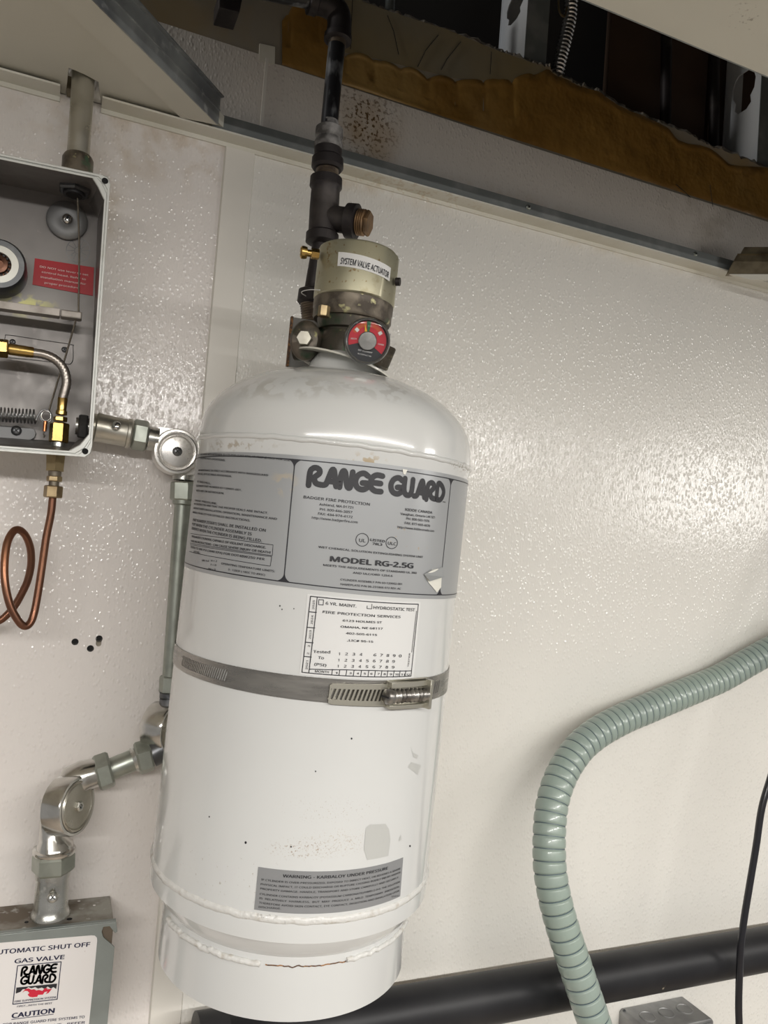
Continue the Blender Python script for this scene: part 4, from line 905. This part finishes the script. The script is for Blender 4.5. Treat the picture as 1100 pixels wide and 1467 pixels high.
def lseg(name, pts_, mats, n=32, ssm=35):          # stacked profile: (px, py, radius px)
    O_ = P(pts_[0][0], pts_[0][1]); E_ = P(pts_[-1][0], pts_[-1][1]); ax = (E_-O_).normalized()
    prof = [(M(r_, P(x, y)), (P(x, y)-O_).dot(ax)) for x, y, r_ in pts_]
    return MB().lathe(prof, O_, ax, n).build(name, mats, pi_, ssm)
lseg('coupling', [(472.2, 181, 14.5), (471.8, 185, 19.5), (471.4, 195, 20), (471, 200, 18), (470.6, 206, 20.5), (470, 214, 20)], 'pipe_dope')
lseg('union', [(470.2, 212, 20), (469.6, 225, 19.5), (469.4, 228, 22.5), (469, 240, 23), (468.7, 244, 20)], 'black_iron', 32)
lseg('nipple', [(469, 240, 15.5)]+[(468.6-.03*i, 243+i*.9, 15.6+(.7 if i % 2 else -.3)) for i in range(18)]+[(468, 260, 15.5)], 'threads', 32, 30)
lseg('tee', [(467.6, 254, 17), (467.5, 256, 23), (467.2, 268, 23.3), (466.5, 272, 20.5), (464.5, 300, 21), (462, 333, 20.5), (461.6, 336, 23.5), (461, 348, 23.5), (460.8, 351, 18)], 'black_iron')
b = MB(); c = P(464.5, 312); tip = P(512, 318, PO+.020)
dt = (tip-c).normalized(); Lt = (tip-c).length
b.lathe([(M(19, c), 0), (M(18, c), Lt*.55), (M(19, c), Lt*.66), (M(24, c), Lt*.70), (M(24.5, c), Lt*.98), (M(20, c), Lt)], c, dt, 32); b.build('tee_branch', 'black_iron', pi_)
prt = [(M(17, c), Lt*.96)]+[(M(17.5+(1.0 if i % 2 else -.6), c), Lt+M(1.5*i, c)) for i in range(9)]+[(M(15, c), Lt+M(13, c))]
MB().lathe(prt, c, dt, 28).build('plug', 'rusty_plug', pi_, 30)
MB().hexa(c+dt*(Lt+M(12, c)), c+dt*(Lt+M(19, c)), M(18, c)).build('plug_head', 'rusty_plug', pi_, 25)
lseg('lower_nipple', [(459.8, 345, 11.8), (455, 378, 11.8), (447, 420, 12)], 'black_iron')
lseg('lower_coupling', [(447, 415, 14), (446.5, 418, 19), (444.5, 434, 19), (444, 437, 16)], 'black_iron')
lseg('lower_thread', [(446, 434, 16)]+[(446+.25*i, 436+i*1.7, 16+(.9 if i % 2 else -.4)) for i in range(18)]+[(450, 468, 15)], 'threads', 32, 30)
# dark hanger block high up
hb = thing('pipe_hanger', 'small dark square steel hanger block above the ceiling bay, left of the pipe elbow', 'hanger', W(330, 8, .05))
MB().slab([W(314, -12, .06), W(348, -6, .06), W(343, 18.5, .06), (W(313.5, 11, .06))], (0, .03, 0)).build('block', 'black_iron', hb, 0, .001)
MB().cyl(W(330, 0, .045), W(334, -60, .045), .004, n=12).build('rod', 'black_iron', hb)
# ------------------------------------------------------------ control enclosure, open, at the left
OF, OB = .088, .012
en = thing('control_enclosure', 'open cast-metal control enclosure on the wall at the left edge, light grey rim', 'box', W(60, 640, 0))
outer = [(-150, 188), (147, 250.5), (154.5, 253.5), (158, 262), (132, 641), (130, 650), (123, 655), (-150, 636)]
inner = [(-150, 198), (132, 255.5), (140, 268), (149, 287), (127, 622), (114, 637), (98, 645.5), (-150, 627)]
iback = [(-150, 233), (108, 285), (128, 292), (140, 313), (128, 610), (125, 622), (108, 633), (-150, 618)]
oback = [(-150, 229), (112, 282), (132, 290), (142, 312), (130, 618), (127, 630), (112, 640), (-150, 626)]
def L_(lp, off, k=1.0, c=(0, 450)): return [W(c[0]+(x-c[0])*k, c[1]+(y-c[1])*k, off) for x, y in lp]
def lerp_loop(a, b, t): return [(x0+(x1-x0)*t, y0+(y1-y0)*t) for (x0, y0), (x1, y1) in zip(a, b)]
b = MB(); b.loft([L_(oback, .0003), L_(outer, OF-.008), L_(outer, OF-.0012), L_(lerp_loop(outer, inner, .07), OF), L_(lerp_loop(outer, inner, .40), OF), L_(lerp_loop(outer, inner, .45), OF-.0016), L_(lerp_loop(outer, inner, .58), OF-.0016), L_(lerp_loop(outer, inner, .63), OF), L_(lerp_loop(outer, inner, .93), OF), L_(inner, OF-.001)], True, False, False)
b.build('rim', 'enclosure_rim', en, 30)
b = MB(); b.loft([L_(inner, OF-.0008), L_(lerp_loop(inner, iback, .93), OB+.005), L_(iback, OB), ], True, False, True); b.add(L_(oback, .0003), [tuple(range(8))])
b.build('interior', 'enclosure_inside', en, 30)
for (x, y, r_) in ((150.4, 259, 4.4), (122, 646.5, 4.3)):
    p = W(x, y, OF+.0003); MB().lathe([(M(r_, p), 0), (M(r_*.92, p), .0004), (M(r_*.85, p), -.0001), (.00001, -.0001)], p, (0, -1, 0), 20, caps=False).build('screw_hole', 'hole_dark', en)
# interior fittings
p = W(96, 317, OB+.001); R_ = M(27.5, p)
wa = MB().lathe([(R_, 0), (R_, .003), (R_*.93, .0042), (R_*.4, .0062), (R_*.3, .0052), (.0001, .005)], p, (0, -1, 0), 44, caps=False).build('washer_disc', 'dull_plate', en, 40)
screw_head(wa, 'screw', W(96.5, 314, OB+.0065), (0, -1, 0), M(7.5, p), 'polished_steel')
PS = PlaneSurf(W(60, 440, OB), (0, -1, 0))
b = MB(); L = .0004
stroke(b, PS, circ(111.8, 359, 17), .9, L, closed=True); stroke(b, PS, circ(111.8, 359, 5), .8, L, closed=True)
for i in range(12):
    t = i*math.pi/6; stroke(b, PS, [(111.8+6*math.cos(t), 359+6*math.sin(t)), (111.8+16.5*math.cos(t), 359+16.5*math.sin(t))], .8, L)
for x, y in ((103, 366), (106, 370), (116, 371)): blot(b, PS, circ(x, y, 1.1, n=8), L)
b.build('cast_emblem', 'dark_steel', en, 0)
b = MB(); sheet(b, PS, (50, 370.5), (134.5, 383.7), (133, 424.2), (46.5, 408), .0012, 6, 2); rl = b.build('red_label', 'red_sticker', en, 0); rl['label'] = 'glossy red instruction sticker'
c4b = lambda X, Y: (X/5.5*.985, 200+Y/5.5); b = MB()
for s, p_, q_ in (('DO NOT use lever to set', (318, 1010), (706, 1078)), ('control head. Refer to', (333, 1052), (686, 1112)), ('installation manual for', (325, 1092), (688, 1150)), ('proper procedure.', (356, 1137), (636, 1180))): put_text(b, PS, s, c4b(*p_), c4b(*q_), 3.9, .0016, .012)
b.build('lettering', 'red_print', rl, 0)
# pulley bearing at the left edge
p = W(-2, 382, OB+.02); n_ = Vector((0, -1, 0))
b = MB().lathe([(M(37, p), -.020), (M(37, p), .006), (M(34, p), .009), (M(27, p), .009), (M(26, p), .007)], p, n_, 48, caps=False).build('bearing_housing', 'dark_steel', en, 40)
be = MB().lathe([(M(27, p), .004), (M(27, p), .0085), (M(17.5, p), .0085), (M(17, p), .006)], p, n_, 48, caps=False).build('bearing_ring', 'bearing_white', en, 40)
bt_ = MB()
for i in range(16):
    t = i*math.pi/8; c = p+Vector((math.cos(t), 0, math.sin(t)))*M(14.8, p)+n_*.006; bt_.lathe([(M(1.6, p), -.001), (M(1.6, p), .001), (.0001, .0016)], c, n_, 8, caps=False)
o = bt_.build('bearing_balls', 'dark_steel', be); o['kind'] = 'stuff'
MB().lathe([(M(17.3, p), .003), (M(17, p), .0035), (M(13, p), .004), (M(12.5, p), .009), (M(8, p), .0095), (M(7.5, p), .005), (.0001, .005)], p, n_, 36, caps=False).build('bearing_hub', 'copper', be, 40)
# lever bar
lb = MB(); A1, A2 = W(-60, 428, .05), W(86, 447.5, .052); z_ = M(5.5, A1)
def bar(mb, a, c, ht, off_):
    a, c = Vector(a), Vector(c); d = c-a; u = Vector((0, 0, 1)); mb.obox((a+c)/2+Vector((0, .006, 0)), d/2, Vector((0, .006, 0)), u*ht)
bar(lb, A1, A2, z_, 0); lv = lb.build('lever_bar', 'lever_alloy', en, 0, .0006)
lb = MB(); bar(lb, W(86.8, 447.7, .0525), W(117.5, 452, .0525), z_, 0); lb.build('lever_tip', 'lever_alloy', en, 0, .0012)
MB().cyl(W(100, 450, .040), W(100, 450, .012), .003, n=12).build('lever_pivot', 'dark_steel', en)
# recessed outline and its screws
b = MB().tube(crom([W(x, y, OB) for x, y in ((7, 486), (8, 482), (12, 480), (55, 486.5), (101, 493.5), (104.5, 497), (104.5, 515), (101, 521), (97, 521.5), (50, 516), (8, 512), (5.5, 509), (6.5, 495))], 4, True), .0004, 6, True).build('recess_outline', 'dark_steel', en)
for x, y in ((18, 490), (92.5, 501)): screw_head(en, 'screw', W(x, y, OB), (0, -1, 0), M(4.2, W(x, y, OB)), 'dark_steel')
# wire rope from the top nut, through the lever, to the hook
wr = [W(110.8, 270, .045), W(111.3, 285, .045), W(113.4, 345, .046), W(113.2, 400, .047), W(112.4, 446, .048), W(108.8, 458, .046), W(93.5, 512, .035), W(82, 548, .030), W(69.7, 590, .028)]
MB().tube(wr, .00085, 8).build('wire_rope', 'wire_rope', en)
# top entry nut
def hexn(name, a, c, r, m_, e1=None, par=en): return MB().hexa(a, c, r, e1).build(name, m_, par, 25)
p = W(107, 271, .048); hexn('locknut', p+Vector((0, 0, -.004)), p+Vector((0, 0, .005)), M(23, p), 'dark_steel')
MB().cyl(p+Vector((0, 0, -.0062)), p+Vector((0, 0, -.004)), M(15, p), n=24).build('bushing', 'black_rubber', en)
MB().cyl(p+Vector((0, 0, -.0066)), p+Vector((0, 0, -.0060)), M(11, p), n=24).build('bushing_bore', 'hole_dark', en)
# side entry nut
p = W(119, 611, .045); hexn('locknut', p+Vector((-.0045, 0, 0)), p+Vector((.004, 0, 0)), M(18, p), 'dark_steel'); MB().cyl(p+Vector((-.0065, 0, 0)), p+Vector((.006, 0, 0)), M(12, p), n=24).build('bushing', 'zinc', en)
# spring, ring hook, crimp
b = MB(); pts = []; n = 440; s0, s1 = W(-70, 590, .03), W(52, 597, .03); ax_, e1x, e2x = frame(s1-s0); rS = M(9.6, s1); turns = 23
for i in range(n+1):
    t = i/n*turns*2*math.pi; pts.append(s0+(s1-s0)*(i/n)+(e1x*math.cos(t)+e2x*math.sin(t))*rS)
b.tube(pts, .00075, 7).build('coil_spring', 'spring_steel', en, 80)
b = MB(); b.tube(crom([W(x, y, .03) for x, y in ((51, 603), (55, 594), (61, 587.5), (68, 587.5), (73, 593), (73.5, 600), (69, 605), (62, 604.5), (58, 599), (59, 593))], 5), .0008, 8).build('hook_ring', 'spring_steel', en, 80)
b = MB(); b.tube(circ3 if False else crom([W(66+7*math.cos(t), 596+7*math.sin(t), .031) for t in [i*math.pi/5 for i in range(10)]], 3, True), .0006, 8, True).build('split_ring', 'polished_steel', en, 80)
MB().cyl(W(65.2, 604, .032), W(63.8, 618, .032), M(2.6, W(64, 610, .03)), n=12).build('copper_crimp', 'copper_bright', en)
MB().tube([W(64, 617, .032), W(62, 622, .032), W(64.5, 624, .032), W(62.5, 627, .032)], .0006, 6).build('wire_end', 'wire_rope', en)
# mounting strap at the bottom with screw
b = MB(); mp = [W(-70, 604, .016), W(40, 613, .016), W(49, 615, .016), W(52, 621, .016), W(50, 627, .016), W(44, 630, .016), W(-70, 622, .016)]
b.slab(mp, (0, .003, 0)).build('mounting_strap', 'dull_plate', en, 0, .0005)
screw_head(en, 'screw', W(23.5, 617, .0165), (0, -1, 0), M(7, W(23, 617, .016)), 'dark_steel')
MB().box((W(-70, 612, .02).x, -.021, W(-70, 604, .02).z-.001), (W(118, 612, .02).x, -.013, W(118, 616, .02).z+.0005)).build('inner_rib', 'enclosure_inside', en, 0) if False else None
# braided tube with brass ends
hb_ = thing('braided_hose', 'braided steel hose with brass ends curving inside the open enclosure', 'hose', W(87, 640, .05))
hp = crom([W(x, y, .055) for x, y in ((-30, 497), (0, 499), (12, 500.5), (30, 503.5), (48, 505.5), (63, 508), (76.5, 513.5), (87.5, 523), (93.5, 535), (95, 549), (92, 562), (89.5, 571))], 8)
rh = M(6.8, hp[0]); MB().tube(hp, [rh*(1+.05*math.sin(i*2.1)) for i in range(len(hp))], 18).build('braid', 'braid', hb_, 70)
def seg(name, pts_, off, m_, par, n=24, ssm=35):
    O_ = W(*pts_[0][:2], off); E_ = W(*pts_[-1][:2], off); ax = (E_-O_).normalized()
    return MB().lathe([(M(r_, W(x, y, off)), (W(x, y, off)-O_).dot(ax)) for x, y, r_ in pts_], O_, ax, n).build(name, m_, par, ssm)
def hexseg(name, a, c, rpx, off, m_, par): 
    A_, B_ = W(*a, off), W(*c, off); return MB().hexa(A_, B_, M(rpx, A_), (CAM-A_)+Vector((.3, 0, 0)) if abs((B_-A_).z) > abs((B_-A_).x) else Vector((0, 0, 1))).build(name, m_, par, 25)
hexseg('hex_nut', (-8, 498), (12, 500), 13.5, .055, 'brass', hb_); seg('ferrule', [(12, 500, 7.5), (14, 500.3, 8.3), (46, 505, 7.8), (48.5, 505.4, 7)], .055, 'brass', hb_)
seg('ferrule', [(90, 570, 6.4), (89.6, 571, 6.8), (88.4, 588, 6.3), (88, 589, 7.8), (87.7, 594, 7.8), (87.5, 595, 5)], .055, 'brass', hb_)
hexseg('hex_nut', (86.6, 597), (86, 604), 9.5, .055, 'brass', hb_); hexseg('hex_nut', (85.6, 606), (83.6, 634), 13.2, .055, 'brass', hb_); seg('washer', [(83.5, 634, 9.5), (83.3, 640, 9.5)], .055, 'zinc', hb_)
# copper line with a loop below the enclosure
ct = thing('copper_tube', 'brown copper tube with a loop hanging below the enclosure on brass fittings', 'tube', W(45, 903, .04))
c2b = lambda X, Y: (X/4.583, 640+Y/4.583)
o_ = .055
seg('adapter', [(80, 651, 13.5), (79.9, 653, 14.2), (78.8, 672, 13.2), (78.6, 675, 13.6), (78.5, 675.5, 9)], o_, 'brass_old', ct, 6, 25)
seg('thread', [(78.6, 675, 9), (78.2, 683, 8.5)], o_, 'bronze_dirty', ct); hexseg('hex_nut', (78, 682), (77.5, 690), 10.5, o_, 'brass_old', ct); seg('neck', [(77.5, 690, 7), (77, 696, 7)], o_, 'bronze_dirty', ct); hexseg('hex_nut', (76.8, 696), (75.4, 713), 12.8, o_, 'brass_old', ct)
tp_ = [(352, 310, .055), (345, 345, .055), (333, 450, .055), (303, 600, .055), (274, 800, .056), (246, 980, .058), (222, 1100, .060), (196, 1160, .062), (160, 1178, .064), (118, 1140, .066), (66, 1040, .067), (34, 900, .066), (30, 760, .063), (48, 630, .058), (88, 556, .052), (130, 548, .047), (172, 590, .042), (200, 670, .038), (204, 770, .035), (184, 870, .033), (150, 950, .032), (100, 1040, .031), (50, 1100, .031), (0, 1140, .031), (-80, 1165, .031), (-300, 1180, .031)]
MB().tube(crom([W(*c2b(X, Y), o) for X, Y, o in tp_], 10), M(5.4, W(60, 800, .055)), 18).build('tube', 'copper', ct, 80)
# ------------------------------------------------------------ conduit out of the enclosure top
cv = thing('top_conduit', 'steel conduit rising from the enclosure into the ceiling notch', 'conduit', W(109, 240, .045))
pA, pB = W(111.5, 232, .040), W(118.8, 120, .034); dd = (pB-pA).normalized(); rc_ = M(15.5, pA)
MB().cyl(pA, pB+dd*.30, rc_, n=32).build('conduit', 'zinc_warm', cv)
MB().lathe([(rc_*1.15, -.012), (rc_*1.36, -.010), (rc_*1.36, .006), (rc_*1.22, .009), (rc_*1.02, .0095)], pA-dd*.004, dd, 32).build('conduit_nut', 'bronze_dirty', cv, 40)
# ------------------------------------------------------------ corner pulleys
def arm_nut(par, base, tip, r, m1='zinc_green', nutpx=None, flare=True):
    base, tip = Vector(base), Vector(tip); d = (tip-base).normalized(); Lg = (tip-base).length
    MB().lathe([(r*1.0, 0), (r*1.0, Lg*.42), (r*1.12, Lg*.44), (r*1.12, Lg*.52), (r*.95, Lg*.54), (r*.95, Lg)], base, d, 28).build('socket', 'zinc', par, 40)
    MB().hexa(base+d*Lg*.54, tip, r*1.42, None).build('hex_nut', m1, par, 25)
PO1 = .040
pu = thing('corner_pulley', 'bright round corner pulley beside the cylinder shoulder, facing out', 'pulley', W(255, 680, PO1-.02))
c = W(253.5, 647, PO1); nn = (CAM-c).normalized()*.35+Vector((0, -1, 0)); nn.normalize(); R1 = M(33, c)
MB().lathe([(R1*.92, -.026), (R1, -.024), (R1, -.001), (R1*.95, .001), (R1*.86, .0012), (R1*.84, -.0004), (R1*.80, -.0004)], c, nn, 56).build('body', 'bright_pulley', pu, 40)
b = MB(); e = [W(x, y, PO1-.006) for x, y in ((216, 632), (221, 617), (228, 611.5), (250, 614), (262, 616), (236, 655), (222, 650))]; b.slab(e, (0, .018, 0)).build('corner_web', 'bright_pulley', pu, 0, .0008)
b = MB(); e = [W(x, y, PO1-.006) for x, y in ((284, 640), (285, 668), (281, 681), (262, 681), (250, 679), (240, 660))]; b.slab(e, (0, .018, 0)).build('corner_web', 'bright_pulley', pu, 0, .0008)
cvp = MB().lathe([(R1*.82, .0002), (R1*.82, .0022), (R1*.79, .0032), (R1*.75, .0030), (R1*.71, .0018), (R1*.69, .0022), (R1*.60, .0028), (.0001, .0030)], c, nn, 56, caps=False).build('cover', 'bright_pulley', pu, 35)
screw_head(cvp, 'screw', c+nn*.003, nn, M(6.8, c), 'dark_steel', 'cross')
PSu = PlaneSurf(c+nn*.003, nn); b = MB()
for i, ch in enumerate('BADGER'):
    t = math.radians(104-i*22); rr = R1*.46; vs, fs = glyphs(ch, .0, 0); cx = rr*math.cos(t); cy = rr*math.sin(t); a = t-math.pi/2; ca, sa = math.cos(a), math.sin(a); s_ = R1*.20
    x0 = sum(v[0] for v in vs)/len(vs); b.add([PSu.pt(cx+((x-x0)*ca-(y)*sa)*s_, cy+((x-x0)*sa+(y)*ca)*s_, .00012) for x, y, _ in vs], fs)
b.build('embossed_lettering', 'zinc_warm', cvp, 0)
# left arm towards the enclosure
b = MB(); A_, B_ = W(222, 632, .030), W(213, 630, .030); d = (B_-A_).normalized()
seg('socket', [(226, 630, 17), (221, 629.5, 17), (214, 628, 17.5), (211.5, 627.5, 17.5), (211, 627.4, 14)], .030, 'zinc', pu); hexseg('hex_nut', (211, 625.5), (189.5, 621.5), 22, .030, 'zinc_green', pu)
seg('socket', [(264, 672, 15), (263, 684, 15.5), (262.8, 688, 15.5), (262.7, 689, 13)], .022, 'zinc', pu); hexseg('hex_nut', (262.8, 690.5), (261.5, 717), 18, .022, 'zinc_green', pu)
# connector between enclosure and nut
cn_ = thing('conduit_connector', 'short steel set-screw conduit connector between the enclosure and the bright pulley', 'connector', W(160, 635, .03))
seg('sleeve', [(128, 610, 19), (136, 612, 19), (138, 612, 21.5), (140, 612.5, 21.5), (146, 613.8, 20.5), (168, 618, 20), (181, 620.5, 20), (182, 621, 21.5), (186, 621.6, 21.5), (189, 622, 19)], .032, 'zinc_warm', cn_)
screw_head(cn_, 'screw', W(167, 609.5, .050), ((CAM-W(167, 609, .05)).normalized()+Vector((0, 0, .5))), M(6.5, W(167, 609.5, .05)), 'polished_steel', 'slot')
# vertical conduit behind the cylinder
vc = thing('wall_conduit', 'thin galvanised conduit running down the wall just left of the cylinder', 'conduit', W(245, 985, .022))
xq = (W(261, 725, .022).x+W(243.5, 985, .022).x)/2
seg('conduit', [(262.5, 712, 11.6), (243.2, 985, 11.6)], .022, 'zinc_green', vc, 28)
seg('collar', [(262.3, 717, 15), (262, 722, 15), (261.8, 724, 12)], .022, 'zinc_green', vc)
hexseg('hex_nut', (244.5, 968), (243, 992), 15.5, .022, 'zinc_green', vc); seg('collar', [(243, 992, 14), (242.6, 999, 14)], .022, 'dark_steel', vc)
# second pulley half hidden behind the cylinder
pu2 = thing('corner_pulley', 'dark edge-on corner pulley half hidden behind the cylinder, below the wall conduit', 'pulley', W(238, 1085, .02))
def pulley(par, c, nrm, R, th, mat_='polished_steel'):
    c = Vector(c); nrm = Vector(nrm).normalized()
    MB().lathe([(R*.95, -th), (R, -th*.93), (R, -.001), (R*.97, .0005), (R*.88, .0006), (R*.86, -.0006), (R*.5, -.0006)], c, nrm, 56).build('body', mat_, par, 40)
    cv = MB().lathe([(R*.85, -.0004), (R*.85, .0008), (R*.82, .0016), (R*.78, .0012), (R*.75, .0004), (R*.73, .0010), (.0001, .0014)], c, nrm, 56, caps=False).build('cover', 'zinc_warm', par, 35)
    return cv
c2_ = W(246, 1043, .035); n2 = Vector((.80, -.60, -.02)); R2 = M(34, c2_)
cv2 = pulley(pu2, c2_, n2, R2, .022)
screw_head(cv2, 'screw', c2_+n2*.001, n2, M(6, c2_), 'dark_steel')
seg('socket', [(243, 1000, 14), (243.5, 1018, 16)], .030, 'dark_steel', pu2)
# lower-left pulley
pu3 = thing('corner_pulley', 'steel corner pulley turned sideways above the gas valve box connector', 'pulley', W(80, 1205, .045))
c3_ = W(110.5, 1155, .060); v3 = (CAM-c3_).normalized(); n3 = (Vector((.78, -.60, .10))).normalized(); R3 = M(41, c3_)
cv3 = pulley(pu3, c3_, n3, R3, .020)
screw_head(cv3, 'screw', c3_+n3*.0014, n3, M(7.5, c3_), 'zinc', 'cross', True)
# arms of the pulley: down to the box, and up-right to the short nipple
def c8(X, Y): return (20+X/4.23, 980+Y/4.23)
b = MB(); ds = [(c8(228, 700), 15, .047), (c8(222, 850), 15, .047), (c8(228, 930), 17, .047), (c8(240, 985), 26, .048), (c8(243, 1000), 27, .048)]
pa = [W(*p, o) for p, r_, o in ds]; b.tube(pa, [M(r_, q) for (p, r_, o), q in zip(ds, pa)], 28); b.build('lower_arm', 'polished_steel', pu3, 60)
b = MB(); ds = [(c8(325, 640), 20, .040), (c8(365, 590), 24, .041), (c8(430, 552), 22, .040), (c8(520, 530), 19.5, .038)]
pa = [W(*p, o) for p, r_, o in ds]; b.tube(pa, [M(r_, q) for (p, r_, o), q in zip(ds, pa)], 28); b.build('upper_arm', 'polished_steel', pu3, 60)
hexseg('hex_nut', c8(498, 545), c8(592, 512), 26.5, .038, 'zinc_green', pu3)
MB().lathe([(M(28, pa[0]), 0), (M(29, pa[0]), .001), (M(29, pa[0]), .003), (M(27, pa[0]), .004)], W(*c8(242, 1018), .048), (0, 0, 1), 32).build('collar', 'polished_steel', pu3, 40)
nip = thing('conduit_nipple', 'short slanted conduit nipple joining the sideways pulley to the half-hidden one', 'conduit', W(190, 1100, .033))
seg('conduit', [(*c8(580, 520), 15.5), (*c8(800, 430), 15.5)], .036, 'zinc_green', nip)
hexseg('hex_nut', c8(742, 455), c8(835, 425), 24, .036, 'zinc_green', nip); seg('bushing', [(*c8(722, 462), 17), (*c8(745, 452), 19)], .036, 'zinc', nip)
seg('socket', [(*c8(830, 425), 19), (*c8(900, 390), 19)], .036, 'dark_steel', pu2)
# connector down to the valve box
cn3 = thing('conduit_connector', 'upright steel set-screw connector standing on the gas valve box', 'connector', W(71, 1310, .035))
hexseg('hex_nut', c8(241, 1022), c8(238, 1135), 29, .045, 'zinc_green', cn3)
seg('sleeve', [(*c8(237, 1130), 24), (*c8(236, 1160), 24), (*c8(235, 1163), 22), (*c8(226, 1340), 23), (*c8(222, 1372), 25), (*c8(220, 1385), 27), (*c8(219, 1398), 27), (*c8(219, 1405), 22)], .040, 'zinc', cn3)
screw_head(cn3, 'screw', W(75.5, 1285.5, .0595), (CAM-W(75, 1285, .055)).normalized(), M(7.5, W(75, 1285, .055)), 'zinc', 'cross')
# ------------------------------------------------------------ gas valve box
vb_ = thing('gas_valve_box', 'grey steel gas valve box with a white sticker at the lower left corner', 'box', W(60, 1500, 0))
fr, bk = W(165, 1322.5, .058), W(161.5, 1285.5, .0003); xr = fr.x; zt_ = fr.z; xl = xr-.30; zb_ = zt_-.22
dz = (W(0, 1324.5, .058).z-zt_)
def sh(x): return zt_+(x-xr)*0
b = MB(); b.slab([(xl, -.0003, zt_), (xr-.001, -.0003, zt_), (xr-.001, -.0003, zb_), (xl, -.0003, zb_)], (0, -.0545, 0)); body = b.build('box_body', 'valve_box_top', vb_, 0, .0008)
# folded cover with an open corner slot
yy = -.0552; cc = [W(*p, .056) for p in ((168.5, 1318), (168, 1334), (164.5, 1336), (157, 1326), (148, 1327), (145.5, 1334), (148, 1342), (164, 1356), (163.5, 1362))]
cp = [(p.x, p.z) for p in cc]; cp[0] = (xr+.001, zt_+.0005); top_ = [(xl, zt_+.0005)]
b = MB(); b.slab([(x, yy, z) for x, z in top_+cp+[(xr+.0008, zb_), (xl, zb_)]], (0, -.0022, 0)); b.box((xl, -.0552, zt_+.0002), (xr+.001, -.050, zt_+.0008)).build('cover', 'valve_box_grey', vb_, 0, .0004)
for x, y, r_ in ((38, 1321, 3), (99.5, 1316.5, 4), (113, 1291, 2), (135, 1297, 2)):
    p = Z(x, y, zt_+.0004); MB().lathe([(M(r_, p), 0), (M(r_*.8, p), .0003), (.0001, .0003)], p, (0, 0, 1), 10, caps=False).build('rivet_spot', 'sticker_white' if x > 110 else 'hole_dark', body)
GSf = PlaneSurf((xr, -.0575, zt_), (0, -1, 0)); c7 = lambda X, Y: (X/4.583, 1260+Y/4.583)
b = MB(); pc = [c7(-700, 470), c7(0, 415), c7(600, 366), c7(622, 368), c7(636, 382), c7(638, 400), c7(610, 700), c7(578, 1000), c7(560, 1200), c7(-700, 1300)]
ab = [GSf.inv(*p) for p in pc]; b.slab([GSf.pt(x, y, .0003) for x, y in ab], (0, .0003, 0)); stk = b.build('white_sticker', 'sticker_white', vb_, 0)
g = lambda X, Y: (X/7.333, 1340+Y/7.333); b = MB(); L = .0006
for s, p_, q_, h, bo in (('AUTOMATIC SHUT OFF', (-105, 204), (945, 112), 9.2, .018), ('GAS VALVE', (150, 291), (676, 244), 8.8, .018), ('CAUTION', (120, 866), (572, 808), 9.8, .03), ('FOR RANGE GUARD FIRE SYSTEMS TO', (30, 948), (888, 864), 5.2, .012), ('CLOSE GAS VALVE.  REFER', (60, 1000), (892, 922), 5.2, .012)):
    put_text(b, GSf, s, g(*p_), g(*q_), h, L, bo, 0)
stroke(b, GSf, [g(120, 880), g(562, 824)], .9, L); stroke(b, GSf, [g(185, 316), g(642, 274), g(600, 668), g(135, 720)], 1.2, L, True, closed=True)
put_text(b, GSf, 'FIRE SUPPRESSION SYSTEM', g(152, 702), g(586, 654), 3.8, L, .02); put_text(b, GSf, 'FIRST...WITH THE BEST', g(178, 752), g(548, 716), 3.4, L, .01)
b.build('lettering', 'navy_print', stk, 0)
b = MB(); logo(b, GSf, 'RANGE', g(212, 425), g(590, 388), 13.5, L, .225); logo(b, GSf, 'GUARD', g(204, 520), g(578, 492), 13, L, .225)
blot(b, GSf, [g(*p) for p in ((172, 545), (600, 503), (590, 560), (560, 540), (535, 556), (500, 534), (470, 560), (440, 545), (400, 556), (370, 540), (330, 552), (300, 540), (270, 560), (240, 562), (215, 590), (165, 608))], L); b.build('emblem_black', 'black_print', stk, 0)
b = MB(); blot(b, GSf, [g(*p) for p in ((235, 598), (265, 560), (300, 552), (330, 566), (360, 560), (382, 575), (410, 568), (445, 580), (470, 552), (500, 548), (492, 562), (546, 556), (510, 600), (480, 612), (500, 585), (470, 590), (450, 618), (400, 620), (392, 640), (340, 646), (310, 640), (290, 618), (310, 600), (290, 580), (262, 578))], L+.0002); b.build('emblem_red', 'sticker_red', stk, 0)

GROUPS = {'conduit_connector': 'set-screw conduit connectors on the control line', 'corner_pulley': 'corner pulleys of the control line', 'steel_stud': 'wall studs in the open bay', 'dark_pipe': 'dark pipes inside the wall cavity'}
for o in bpy.data.objects:
    if o.parent is None and o.name.split('.')[0] in GROUPS: o['group'] = GROUPS[o.name.split('.')[0]]
